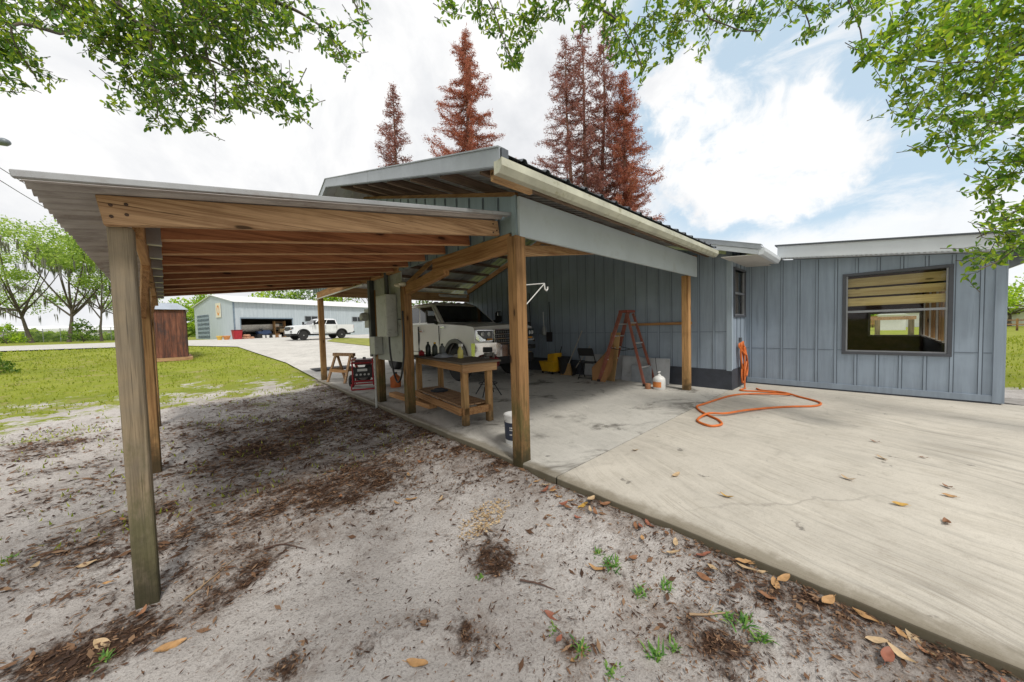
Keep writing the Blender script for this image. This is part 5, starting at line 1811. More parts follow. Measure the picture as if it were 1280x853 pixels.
# mossy oaks beyond the left lawn
OAKS = [(-10, 37, 9.5, 0, 'mossy live oak farthest left, half out of the picture'), (40, 36.5, 9.2, 1, 'mossy live oak with a trunk leaning left, left of the forked oak'), (86, 36, 9.6, 2, 'mossy live oak with a forked crooked trunk in the middle of the row'), (127, 37, 8.6, 3, 'straight slender oak nearest the lean-to post'), (168, 44, 8.5, 4, 'oak seen just left of the rusty shed behind the posts')]
for px, d, h_, k, lab in OAKS:
    q = at(px, 425, d)
    broadleaf(lab, q.x, q.y, h_ * 1.55, 5.6 if k != 3 else 4.2, 8500, .23, LEAF_OAKFAR, 40 + k, .19 if k != 3 else .14, lean=((-.8, .3), (-1.6, .2), (.9, .3), (.3, 0), (0, 0))[k], fork=.22, moss=50 if k < 4 else 12, group='oaks beyond the left lawn', bottom=.22)
q = at(104, 425, 35)
broadleaf('round green shrub between the oak trunks by the chain fence', q.x, q.y, 2.6, 1.2, 900, .22, LEAF_MID, 77, .05, cat='shrub', name='shrub', bottom=.1, fork=.1, flat=1)
q = at(8, 425, 33)
broadleaf('small shrub by the chain fence at the far left', q.x, q.y, 2.2, 1.3, 800, .22, LEAF_BRIGHT, 78, .05, cat='shrub', name='shrub', bottom=.1, fork=.1, flat=1)
q = hit(-12, 468)
broadleaf('dark green bush at the left edge of the lawn', q.x, q.y, .85, .62, 900, .10, LEAF_MID, 79, .03, cat='bush', name='bush', bottom=.1, fork=.1, flat=1)
# trees round the garage
for k, (px, d, h_, sp, m_, lab) in enumerate(((258, 66, 10, 4, LEAF_BRIGHT, 'leafy tree rising just left behind the garage gable'), (228, 62, 8, 3.8, LEAF_BRIGHT, 'bright tree between the rusty shed and the garage'),
                                              (340, 72, 11, 6, LEAF_BRIGHT, 'tree crown showing over the left part of the white garage roof'), (385, 74, 11.5, 6, LEAF_MID, 'darker tree crown over the middle of the white garage roof'),
                                              (430, 72, 11.5, 6, LEAF_BRIGHT, 'tree crown over the right part of the white garage roof'), (474, 70, 11, 6, LEAF_MID, 'tree crown past the utility board over the garage roof end'),
                                              (530, 60, 10, 6, LEAF_MID, 'tree behind the parked silver pickup'))):
    q = at(px, 420, d)
    broadleaf(lab, q.x, q.y, h_, sp, 3000, .42, m_, 60 + k, .28, group='trees around the far garage', bottom=.2)
q = at(843, 300, 26)
broadleaf('green treetop peeping over the middle of the house roof', q.x, q.y, 9.0, 1.9, 2600, .22, LEAF_BRIGHT, 90, .2, name='tree', bottom=.55)
for k, (px, d, h_, sp, lab) in enumerate(((1262, 42, 5.2, 3.2, 'bright green tree behind the distant white house at the right'), (1295, 36, 6.5, 3.5, 'green tree at the right edge beside the distant white house'), (1236, 60, 6, 4, 'tree half hidden by the right corner of the blue house'))):
    q = at(px, 400, d)
    broadleaf(lab, q.x, q.y, h_, sp, 2600, .28, LEAF_BRIGHT, 95 + k, .2, group='trees beyond the right lawn', bottom=.25)


def conifer(label, px, py, d, wtop, n, m, seed, stems=1, thin=1.0, bw=3.0):
    """dead cypress: straight stem, whorls of drooping branches, ragged rusty sprays"""
    r = random.Random(seed)
    tp = at(px, py, d)
    x, y, h = tp.x, tp.y, tp.z + .12
    t = thing('dead_conifer', label, 'tree', (x, y, -.12), 0, 'dead red conifers behind the roof')
    tb, mb = MB(), MB()
    stems_ = [(0, 0, 1.0)] if stems == 1 else [(-1.1, 1.0, .96), (0, 0, 1.0), (1.3, -1.2, .985)]
    for sx, sy, hf in stems_:
        H_ = h * hf
        tb.tube([(sx * .3, sy * .3, 0), (sx * .7, sy * .7, H_ * .4), (sx, sy, H_ * .75), (sx, sy, H_)], [.32, .2, .10, .015], 7)
        nb = int(270 / (1 if stems == 1 else 1.3))
        for k in range(nb):
            f_ = 1 - (k / nb) * .72                      # from top down
            z = H_ * f_
            g_ = (1 - f_) / .55
            L = bw * wtop * min(1.15, g_ ** .8 * 1.25) * r.uniform(.3, 1.2) * (1 if stems == 1 else 1.25) + .25
            a = r.uniform(0, 2 * PI)
            base = V((sx, sy, z))
            dr = V((math.cos(a), math.sin(a), r.uniform(-.2, .5)))
            tip = base + dr * L + V((0, 0, -.12 * L))
            mid = base.lerp(tip, .5) + V((0, 0, -.07 * L))
            tb.tube([base, mid, tip], [.03, .018, .006], 4, cap=False)
            ns_ = max(20, int(n * L / 6))
            for j in range(ns_):
                f2 = r.uniform(.12, 1) if thin > .8 else r.uniform(.3, 1)
                q_ = base.lerp(mid, f2 * 2) if f2 < .5 else mid.lerp(tip, f2 * 2 - 1)
                off = rdir(r) * .34 * r.random()
                diamond(mb, q_ + off, (dr * .6 + rdir(r) * .8 + V((0, 0, -.25))).normalized(), rdir(r), r.uniform(.12, .34), r.uniform(.025, .06))
    tb.build('trunk', BARK_RED, t, fix=False, smooth_deg=60)
    mb.build('crown', m, t, fix=False)
    return t


conifer('short thin dead conifer, leftmost of those behind the carport roof', 491, 108, 28, .66, 400, NEEDLE_DULL, 3, bw=3.0, thin=.5)
conifer('full rust-red dead conifer with a wide pointed crown, second from left', 581, 40, 28, 1.0, 800, NEEDLE_RED, 5, bw=3.5)
conifer('tall thin dead conifer with three bare maroon stems', 728, 30, 28, .85, 430, NEEDLE_DULL, 8, stems=3, bw=2.9, thin=.5)
conifer('narrow red dead conifer right of the triple-stemmed one', 779, 93, 27, .86, 620, NEEDLE_RED, 9, bw=2.7)

# ------------------------------------------------------------------ fence, far things on the left
FM = plain('galvanised_wire', (.42, .44, .44), .5, .5)
fa, fb = at(-60, 428, 40), at(200, 424, 44)
FN = thing('chain_fence', 'grey chain-link fence running behind the mossy oaks', 'fence', (fa.x, fa.y, base_h(fa.y)))
d_ = fb - fa
nposts = 12
for k in range(nposts + 1):
    q = fa + d_ * k / nposts
    z = base_h(q.y) - .05
    P('post', MB().tube([(q.x, q.y, z), (q.x, q.y, z + 1.75)], .035, 6), FM, FN)
P('top_rail', MB().tube([(fa.x, fa.y, base_h(fa.y) + 1.65), (fb.x, fb.y, base_h(fb.y) + 1.65)], .022, 6), FM, FN)
mb = MB()
ln = d_.length
for k in range(int(ln / .22)):
    for s_ in (-1, 1):
        t0 = k * .22 / ln
        t1 = t0 + s_ * 1.6 / ln
        a = fa + d_ * t0
        b = fa + d_ * max(0, min(1, t1))
        mb.tube([(a.x, a.y, base_h(a.y)), (b.x, b.y, base_h(b.y) + 1.62)], .006, 3, cap=False)
P('wire_mesh', mb, FM, FN, fix=False)
# parked trailer/van shapes and a long low building beyond the fence
q = at(85, 421, 58)
t = thing('far_van', 'small white van parked beyond the chain fence', 'van', (q.x, q.y, base_h(q.y)), RAD(20))
MB().prism([(-2.4, -.9, .4), (2.4, -.9, .4), (2.4, -.9, 1.2), (1.7, -.9, 1.3), (1.1, -.9, 2.0), (-2.4, -.9, 2.05)], (0, 1.8, 0)).build('body', PAINT_W, t, bevel=.08)
for x in (-1.5, 1.5):
    MB().lathe([(.15, -.1), (.34, -.1), (.34, .1), (.15, .1)], (x, -.86, .34), 14, 'y').build('wheel', RUBBER, t)
MB().box(-.1, -.915, 1.3, .9, -.901, 1.8).build('window', CARGLASS, t)
q = at(60, 418, 85)
t = thing('far_barn', 'long low white barn far beyond the chain fence', 'barn', (q.x, q.y, base_h(q.y)), RAD(12))
MB().box(-16, 0, 0, 14, 8, 2.6).build('wall', plain('pale_barn_wall', (.46, .48, .46), .7), t)
MB().hexa([(-16.4, -.4, 2.6), (14.4, -.4, 2.6), (14.4, 8.4, 2.6), (-16.4, 8.4, 2.6), (-16.4, 3.9, 3.9), (14.4, 3.9, 3.9), (14.4, 4.1, 3.9), (-16.4, 4.1, 3.9)]).build('roof', GWHITE, t)
for k in range(5):
    MB().box(-13 + 5.5 * k, -.04, .2, -10.5 + 5.5 * k, -.002, 2.0).build('door', plain('grey_barn_door', (.35, .36, .36), .6), t)
# far-off woods as one mass
r = random.Random(5)
mb = MB()
for k in range(9000):
    a = r.uniform(-4, 20)
    R_ = r.uniform(118, 128)
    hh = 4.5 + 2.5 * noise.noise(V((a * .35, 0, 0))) + 1.2 * noise.noise(V((a * 1.7, 4, 0)))
    q = V((R_ * math.sin(RAD(a)), R_ * math.cos(RAD(a)), 1.2 + r.random() ** .7 * hh))
    diamond(mb, q, rdir(r), rdir(r), 1.0, .7)
for k in range(5200):
    a = r.uniform(-32, -5)
    R_ = r.uniform(74, 80)
    hh = 1.2 + 1.0 * noise.noise(V((a * .5, 7, 0))) + .7 * noise.noise(V((a * 2.3, 1, 0)))
    q = V((R_ * math.sin(RAD(a)), R_ * math.cos(RAD(a)), 1.2 + r.random() ** .8 * max(.3, hh)))
    diamond(mb, q, rdir(r), rdir(r), .6, .4)
tag(mb.build('far_woods', LEAF_OAKFAR, fix=False), kind='stuff', label='line of woods far beyond the metal garage', cat='woods')
mb = MB()
for k in range(5000):
    a = r.uniform(82, 104)
    R_ = r.uniform(95, 102)
    hh = 4.0 + 2 * noise.noise(V((a * .4, 2, 0)))
    q = V((R_ * math.sin(RAD(a)), R_ * math.cos(RAD(a)), r.random() ** .7 * hh))
    diamond(mb, q, rdir(r), rdir(r), .9, .6)
tag(mb.build('far_woods', LEAF_BRIGHT, fix=False), kind='stuff', label='line of bright woods far beyond the right lawn', cat='woods')

# pole with a street lamp just outside the left edge, and two wires
q = at(-38, 300, 13)
PO = thing('street_lamp', 'grey street lamp head reaching in at the left edge, on a wooden pole', 'street lamp', (q.x, q.y, base_h(q.y)))
tz = at(-30, 176, 13).z
P('pole', MB().tube([(q.x, q.y, base_h(q.y) - .3), (q.x, q.y, tz + 1.2)], [.15, .11], 10), W_ZC, PO, smooth_deg=40)
e = at(12, 179, 13)
w0 = V((q.x, q.y, tz))
P('arm', MB().tube([w0, w0.lerp(e, .5) + V((0, 0, .08)), w0.lerp(e, .72)], .035, 8), STEEL, PO, smooth_deg=40)
dd = (e - w0).normalized()
lh = MB()
ax = [w0.lerp(e, f_) for f_ in (.62, .68, .78, .9, .97, 1.0)]
lh.tube([a_ + V((0, 0, .02)) for a_ in ax], [.03, .09, .14, .15, .10, .02], 12)
P('lamp_head', lh, plain('grey_blue_lamp_shell', (.16, .19, .22), .4), PO, smooth_deg=50)
for k, (pa, pb, lab) in enumerate((((-40, 184), (150, 286), 'upper power line sagging behind the lean-to roof'), ((-40, 200), (150, 300), 'lower power line sagging behind the lean-to roof'))):
    a, b = at(pa[0], pa[1], 13), at(pb[0], pb[1], 40)
    pts = [a.lerp(b, j / 14) - V((0, 0, 1.2 * 4 * (j / 14) * (1 - j / 14) * .5)) for j in range(15)]
    tag(MB().tube(pts, .017, 5).build('power_line', BLACKP), lab, 'cable')

# ------------------------------------------------------------------ right side yard
q = at(1266, 402, 46)
t = thing('distant_house', 'distant low white house with a grey gable roof across the right lawn', 'house', (q.x, q.y, -.12), RAD(75))
MB().box(-4, 0, 0, 9, 7, 2.3).build('wall', plain('white_house_wall', (.70, .70, .70), .7, var=.06), t)
MB().hexa([(-4.5, -.5, 2.3), (9.5, -.5, 2.3), (9.5, 7.5, 2.3), (-4.5, 7.5, 2.3), (-4.5, 3.4, 3.7), (9.5, 3.4, 3.7), (9.5, 3.6, 3.7), (-4.5, 3.6, 3.7)]).build('roof', plain('pale_shingles', (.42, .42, .43), .9), t)
for x in (-2.5, 1, 4.5):
    w = MB().box(x, -.05, .9, x + 1.2, -.002, 1.9).build('window', WHITEP, t)
    MB().box(x + .1, -.058, 1.0, x + 1.1, -.051, 1.8).build('pane', CARGLASS, w)
fa, fb = at(1225, 404, 34), at(1330, 408, 27)
t = thing('rail_fence', 'dark wooden rail fence across the right lawn', 'fence', (fa.x, fa.y, -.12))
for k in range(7):
    q = fa.lerp(fb, k / 6)
    P('post', MB().box(q.x - .06, q.y - .06, -.2, q.x + .06, q.y + .06, 1.0), W_ZC, t)
for z in (.45, .85):
    P('rail', MB().beam((fa.x, fa.y, z), (fb.x, fb.y, z), .04, .12), W_GX, t)
# things seen through the room: an arched timber frame and a paling fence on the back lawn
fx = 24.0
t = thing('timber_frame', 'old timber swing frame on the back lawn, seen through the big window', 'swing frame', (fx, -.6, -.12))
for y in (-1.2, -.15):
    P('post', MB().box(fx - .09, y - .09, -.3, fx + .09, y + .09, 1.298), W_OLD, t)
P('cross_beam', MB().box(fx - .07, -1.35, 1.30, fx + .07, .1, 1.46), W_GX, t)
fx = 78.0
t = thing('paling_fence', 'brown paling fence at the end of the back lawn, seen through the big window', 'fence', (fx, -2, -.12))
for k in range(44):
    y = -8.2 + .3 * k
    P('paling', MB().box(fx, y, -.15, fx + .03, y + .26, 1.7), W_ZC, t)
for z in (.4, 1.3):
    P('rail', MB().box(fx - .06, -8.3, z, fx - .001, 5.0, z + .1), W_Y, t)
t = thing('back_shed', 'small white shed before the paling fence, seen through the big window', 'shed', (60, -1.6, -.12))
P('wall', MB().box(60, -2.6, -.2, 63, -.4, 1.7), plain('white_house_wall', (.70, .70, .70), .7), t)
P('roof', MB().hexa([(59.8, -2.8, 1.7), (63.2, -2.8, 1.7), (63.2, -.2, 1.7), (59.8, -.2, 1.7), (59.8, -1.55, 2.2), (63.2, -1.55, 2.2), (63.2, -1.45, 2.2), (59.8, -1.45, 2.2)]), GWHITE, t)

# ------------------------------------------------------------------ overhanging oak boughs
def bough(label, trunk, clusters, limbs, m, seed, dens=1.0, leaf=.06):
    r = random.Random(seed)
    t = thing('oak_tree', label, 'tree', trunk)
    tr = V(trunk)
    wd, mb = MB(), MB()
    top = tr + V((0, 0, 4.6))
    wd.tube(bez([tr, tr + V((.1, .05, 1.8)), top], 5), [.36, .30, .28, .27, .26, .25, .24, .23, .22, .21, .20], 12)
    for path in limbs:
        pts = [top + V((0, 0, -.5))] + [at(*p_) for p_ in path]
        b = bez(pts, 7)
        n_ = len(b)
        b = [p_ + V((noise.noise(p_ * 3), noise.noise(p_ * 3 + V((5, 0, 0))), noise.noise(p_ * 3 + V((0, 7, 0))))) * .05 for p_ in b]
        wd.tube(b, [max(.006, .060 * (1 - k / (n_ - 1)) ** 1.6) for k in range(n_)], 6)
    for px, py, d, rad, k in clusters:
        c_ = at(px, py, d)
        R_ = rad * d / F
        nt = int(dens * k * (rad / 30) ** 2 * 24) + 2
        for _ in range(nt):
            e = rdir(r) * R_ * (r.random() ** .4)
            tip = c_ + V((e.x, e.y, e.z))
            ax_ = V((r.uniform(-1, 1), r.uniform(-1, 1), r.uniform(-.9, .35)))
            ax_ = (ax_ + e / max(R_, .01) * .5).normalized()
            ln = r.uniform(.12, .26)
            st = tip - ax_ * ln
            bend = V((r.uniform(-.02, .02), r.uniform(-.02, .02), -.02))
            wd.tube([st, st.lerp(tip, .5) + bend, tip], [.004, .003, .0015], 3, cap=False)
            nl = r.randint(7, 12)
            for j in range(nl):
                f_ = .15 + .85 * j / (nl - 1)
                b_ = st.lerp(tip, f_) + bend * (1 - abs(2 * f_ - 1))
                sd = rdir(r)
                sd = (sd - ax_ * sd.dot(ax_))
                if sd.length < .05:
                    continue
                d_ = (sd.normalized() * .8 + ax_ * (.45 + .5 * f_) + V((0, 0, -.18))).normalized()
                leaf_quad(mb, b_, d_, (V((0, 0, 1)) + rdir(r) * .75).normalized(), leaf * r.uniform(.5, 1.25), leaf * .46 * r.uniform(.8, 1.15))
    wd.build('trunk', BARK, t, fix=False, smooth_deg=60, world=True)
    mb.build('crown', m, t, fix=False, world=True)
    return t


LC = []
for px, py, rad, k in ((-10, 40, 32, 1), (18, 70, 26, .8), (40, 88, 18, .6), (10, 100, 22, .7), (60, 12, 26, .9), (110, 12, 34, 1.2), (120, 45, 30, 1.0), (170, 20, 40, 1.3), (165, 70, 34, 1.1), (172, 112, 26, .9), (150, 128, 12, .4),
                       (215, 45, 40, 1.2), (215, 100, 34, 1.0), (200, 145, 22, .9), (235, 148, 20, .8), (265, 30, 40, 1.2), (270, 85, 34, .9), (270, 130, 26, .9), (310, 25, 36, 1.1), (315, 80, 30, .8), (315, 120, 26, .9), (345, 108, 24, .7),
                       (352, 135, 20, .8), (376, 128, 14, .6), (350, 40, 26, .7), (340, 5, 30, 1), (395, 20, 16, .5), (415, 40, 16, .6), (425, 66, 16, .7), (400, 55, 12, .4), (448, 30, 13, .6), (452, 10, 12, .5), (250, 0, 40, 1), (0, 5, 30, .8)):
    LC.append((px, py, 2.9 + .5 * rnd.random(), rad, k))
bough('leafy oak bough hanging in at the top left corner', (-3.2, -1.6, -.2), LC,
      [[(80, -90, 3.1), (150, 10, 3.1), (230, 60, 3.1), (330, 110, 3.1), (376, 128, 3.1)], [(150, -60, 3.0), (190, 40, 3.1), (195, 145, 3.2)], [(40, -40, 3.0), (20, 40, 3.1), (38, 95, 3.2)],
       [(230, -80, 3.0), (340, 0, 3.1), (400, 30, 3.1), (430, 70, 3.1)], [(180, -60, 3.2), (260, 70, 3.2), (270, 140, 3.2)], [(300, -80, 3.1), (420, -20, 3.1), (452, 20, 3.1)]], LEAF_OAK, 21, 1.5)
MC = []
for px, py, rad, k in ((565, 8, 14, .7), (600, 12, 18, .9), (625, 35, 18, 1), (640, 66, 18, 1), (640, 85, 9, .5), (660, 35, 18, .9), (670, 10, 20, 1), (560, 20, 8, .4), (700, 5, 16, .8), (735, 15, 20, 1.0), (765, 25, 22, 1.0), (775, 55, 22, 1.0), (800, 72, 18, .9),
                       (805, 88, 8, .6), (815, 30, 24, 1.1), (840, 55, 20, .9), (860, 20, 24, 1.0), (878, 60, 12, .5), (890, 25, 22, .9), (925, 18, 22, 1.0), (950, 35, 13, .7), (965, 8, 18, .7), (1000, 12, 18, .8), (1010, 38, 14, .8), (1040, 10, 20, .8), (1075, 15, 18, .7), (1075, 68, 9, .6)):
    MC.append((px, py, 3.3 + .5 * rnd.random(), rad, k))
bough('oak spray dangling along the top middle of the view', (-1.6, -3.6, -.2), MC,
      [[(500, -160, 3.4), (600, -20, 3.5), (640, 75, 3.5)], [(560, -160, 3.4), (700, -40, 3.5), (780, 40, 3.5), (803, 85, 3.5)], [(640, -180, 3.4), (820, -40, 3.5), (900, 25, 3.5), (950, 35, 3.5)], [(800, -160, 3.4), (960, -40, 3.5), (1010, 35, 3.5)], [(900, -150, 3.4), (1050, -20, 3.5), (1075, 65, 3.5)]], LEAF_OAK, 22, 1.35, .068)
RC = []
for px, py, rad, k in ((1095, 60, 22, .9), (1115, 95, 18, .8), (1120, 30, 28, 1), (1140, 70, 28, 1.1), (1150, 120, 26, 1), (1135, 150, 14, .6), (1180, 40, 36, 1.2), (1190, 95, 34, 1.2), (1190, 150, 30, 1.1), (1170, 175, 16, .7), (1235, 30, 44, 1.3), (1245, 90, 40, 1.2),
                       (1240, 150, 32, 1), (1215, 185, 20, .8), (1275, 60, 40, 1.2), (1285, 130, 36, 1), (1265, 190, 22, .8), (1285, 210, 26, .9), (1250, 215, 12, .5), (1228, 235, 14, .7), (1250, 245, 20, .9), (1280, 265, 28, 1.1), (1235, 268, 14, .7), (1262, 290, 22, 1),
                       (1230, 320, 18, .9), (1255, 320, 18, .9), (1215, 340, 8, .5), (1285, 310, 20, .9), (1080, 12, 20, .7), (1300, 20, 40, 1), (1300, 170, 36, 1), (1210, 10, 36, 1), (1160, 8, 28, 1)):
    RC.append((px, py, 3.1 + .6 * rnd.random(), rad, k))
bough('bright backlit oak bough filling the top right corner', (5.6, -5.6, -.2), RC,
      [[(1500, 20, 3.4), (1330, 60, 3.4), (1200, 80, 3.4), (1100, 60, 3.4)], [(1500, 90, 3.4), (1340, 140, 3.4), (1240, 150, 3.4), (1140, 150, 3.4)], [(1500, 180, 3.3), (1360, 230, 3.3), (1280, 260, 3.3), (1225, 300, 3.3)], [(1480, 200, 3.2), (1340, 300, 3.2), (1280, 315, 3.2), (1222, 335, 3.2)],
       [(1450, -60, 3.4), (1300, -10, 3.4), (1180, 10, 3.4)]], LEAF_LIME, 23, .88, .075)

# ------------------------------------------------------------------ lawns, litter, leaves
r = random.Random(8)
mb = MB()
N_ = 0
while N_ < 42000:
    u = r.random()
    y = 4.0 + 48 * u ** 1.9
    x = r.uniform(-.75 * y - 6, drive_left(y) - .1)
    if y < 11.6 and x > 2.2:
        continue
    den = smooth(5.5, 20, y) * 1.7 + .85 * smooth(1.0, 5, -x) + (noise.fractal(V((x * .7, y * .7, 0)), .8, 2, 4)) * 1.3 - .75
    if den < .12:
        if r.random() < .9:
            continue
    N_ += 1
    h_ = r.uniform(.02, .05) * (1 + y / 22)
    w = .005 * (1 + y / 6)
    a = r.uniform(0, 2 * PI)
    z = ground_h(x, y) - .005
    dx, dy = math.cos(a) * w, math.sin(a) * w
    i = len(mb.v)
    mb.v += [(x - dx, y - dy, z), (x + dx, y + dy, z), (x + r.uniform(-.03, .03), y + r.uniform(-.03, .03), z + h_)]
    mb.f.append((i, i + 1, i + 2))
GRASSB = leafmat('lawn_blades', [(.1, (.13, .17, .02)), (.5, (.25, .30, .03)), (.9, (.40, .42, .09))], .3, .7)
tag(mb.build('grass', GRASSB, fix=False), 'short yellow-green grass of the left lawn', 'grass', kind='stuff')
mb = MB()
for _ in range(9000):
    x = 10.8 + 30 * r.random() ** 1.8
    y = r.uniform(-9, 2.5) - (x - 11) * .12
    if 9.0 < x < 15.6 and y > -1.9:
        continue
    h_ = r.uniform(.03, .07) * (1 + x / 30)
    w = .006 * (1 + x / 8)
    a = r.uniform(0, 2 * PI)
    z = ground_h(x, y) - .005
    i = len(mb.v)
    mb.v += [(x - math.cos(a) * w, y - math.sin(a) * w, z), (x + math.cos(a) * w, y + math.sin(a) * w, z), (x + r.uniform(-.03, .03), y + r.uniform(-.03, .03), z + h_)]
    mb.f.append((i, i + 1, i + 2))
tag(mb.build('grass', GRASSB, fix=False), 'short grass of the right lawn beyond the house corner', 'grass', kind='stuff')

LIT = leafmat('brown_leaf_litter', [(.1, (.028, .016, .011)), (.35, (.075, .038, .022)), (.6, (.16, .085, .045)), (.85, (.27, .17, .10)), (1.0, (.38, .30, .22))], .1, .8)
mb = MB()
N_ = tries = 0
while N_ < 42000 and tries < 500000:
    tries += 1
    y = -.9 + 11 * r.random() ** 1.35
    x = r.uniform(-5 if y > 1 else -1.5, 2.35)
    og = organic(x, y)
    if r.random() > og ** 1.4 * .9 + .03 + .30 * broad(x, y) ** 1.6:
        continue
    N_ += 1
    dist = math.hypot(x, y)
    sz = r.uniform(.004, .015) * (.55 + .38 * min(dist, 6)) * (2.2 if r.random() < .07 else 1)
    z = ground_h(x, y) + r.uniform(0, .012)
    a = r.uniform(0, 2 * PI)
    d_ = V((math.cos(a), math.sin(a), r.uniform(-.3, .3))).normalized()
    diamond(mb, V((x, y, z + .004)), d_, (V((0, 0, 1)) + rdir(r) * .5).normalized(), sz * r.uniform(1, 2.2), sz * r.uniform(.25, .7))
# fine needles everywhere on the sand
for _ in range(9000):
    y = -.9 + 7 * r.random() ** 1.3
    x = r.uniform(-4, 2.33)
    z = ground_h(x, y) + .004
    a = r.uniform(0, 2 * PI)
    d_ = V((math.cos(a), math.sin(a), 0))
    diamond(mb, V((x, y, z)), d_, V((0, 0, 1)), r.uniform(.008, .03), r.uniform(.0015, .004))
print('litter', N_, len(mb.f))
tag(mb.build('leaf_litter', LIT, fix=False), 'brown leaf crumbs and needles scattered over the sandy dirt', 'leaf litter', kind='stuff')
CHIP = leafmat('pale_wood_chips', [(.1, (.30, .19, .09)), (.5, (.50, .36, .20)), (.9, (.66, .54, .36))], .1, .8)
mb = MB()
c0 = hit(606, 651)
for _ in range(420):
    a, q_ = r.uniform(0, 2 * PI), r.random() ** .6
    x, y = c0.x + .27 * q_ * math.cos(a) + .10 * q_ * math.sin(a), c0.y + .16 * q_ * math.sin(a)
    diamond(mb, V((x, y, ground_h(x, y) + .006 + r.random() * .012)), V((math.cos(a * 3), math.sin(a * 3), r.uniform(-.3, .3))).normalized(), (V((0, 0, 1)) + rdir(r) * .5).normalized(), r.uniform(.012, .035), r.uniform(.008, .018))
tag(mb.build('wood_chips', CHIP, fix=False), 'small patch of pale yellow wood chips on the dirt below the corner post', 'wood chips', kind='stuff')

DRY = [plain('dry_leaf_' + n_, c_, .65, var=.3, scale=20) for n_, c_ in (('tan', (.42, .24, .10)), ('brown', (.24, .11, .05)), ('pale', (.46, .33, .19)), ('red', (.27, .095, .055)), ('ochre', (.50, .30, .06)))]
PROTO = []
for k in range(5):
    rr = random.Random(k + 3)
    ln, w, curl = .105 + .03 * rr.random(), .040 + .012 * rr.random(), rr.uniform(.25, .8)

    def fn(u, v, ln=ln, w=w, curl=curl, k=k):
        hw = w * .5 * (math.sin(PI * min(1, max(.0, u * .96 + .02))) ** .75)
        y = (v - .5) * 2 * hw
        return (ln * (u - .5), y, .004 + curl * .5 * abs(y) + curl * .05 * (2 * u - 1) ** 2 * (1 if k % 2 else .4) + .003 * math.sin(u * 9 + v * 5))
    mb = MB().grid(9, 5, fn)
    mb.tube([(ln * .5 - .004, 0, .006), (ln * .5 + .022, 0, .012)], .0014, 4)
    PROTO.append(mb)
LMESH = {}


def dry_leaf(x, y, z, k, c_, label, group, sc=1.0):
    key = (k, c_)
    if key not in LMESH:
        o = PROTO[k].build('fallen_leaf', DRY[c_], fix=False, smooth_deg=60)
        LMESH[key] = o
    else:
        o = LMESH[key].copy()
        COL.objects.link(o)
    o.location = (x, y, z)
    o.rotation_euler = (r.uniform(-.25, .25), r.uniform(-.2, .2), r.uniform(0, 2 * PI))
    o.scale = (sc,) * 3
    tag(o, label, 'leaf', group)


for px, py, c_, lab in ((212, 812, 0, 'big tan dry leaf on the dirt at the bottom left'), (522, 833, 0, 'orange-tan leaf alone on pale sand at the bottom middle'), (128, 808, 2, 'pale leaf beside the twig line at the bottom left corner'), (746, 714, 0, 'round tan leaf next to the largest weed tuft'),
                        (692, 774, 3, 'reddish curled leaf left of the lower weeds'), (1082, 774, 0, 'large tan leaf against the slab edge at the lower right'), (1150, 812, 2, 'pale broken leaf pile by the slab edge at the far lower right'), (729, 634, 4, 'small yellow leaf near the slab edge by the corner post'),
                        (812, 659, 3, 'dull red leaf lying beside the slab edge'), (722, 827, 0, 'tan leaf between the two lowest weed tufts'), (108, 708, 2, 'pale leaf in the litter left of the front post')):
    q = hit(px, py)
    dry_leaf(q.x, q.y, q.z + .008, r.randrange(5), c_, lab, None, .95)
n_ = 0
while n_ < 70:
    e = n_ < 42
    if e:
        x, y = 2.33 - abs(r.gauss(0, .16)), r.uniform(-.7, 2.3)
    else:
        y = -.4 + 6 * r.random()
        x = r.uniform(-2.5, 2.2)
        if organic(x, y) < .15 and r.random() < .7:
            continue
    n_ += 1
    dry_leaf(x, y, ground_h(x, y) + r.uniform(.006, .02), r.randrange(5), r.choice((0, 0, 1, 1, 2, 2, 3)), 'dry brown curled leaf lying along the foot of the patio edge' if e else 'dry brown leaf lying out on the sandy dirt', 'dry leaves along the patio edge' if e else 'dry leaves on the sandy dirt', r.uniform(.45, .9))
for px, py, c_ in ((1186, 621, 0), (1124, 632, 4), (1102, 574, 2), (1184, 610, 1), (794, 564, 2), (1154, 573, 1), (1184, 655, 1), (908, 622, 4), (845, 595, 2), (1093, 553, 1), (1060, 600, 2)):
    q = on_z(px, py, 0)
    dry_leaf(q.x, q.y, .006, r.randrange(5), c_, 'single dry leaf lying on the pale patio concrete', 'dry leaves on the patio', r.uniform(.6, 1.0))
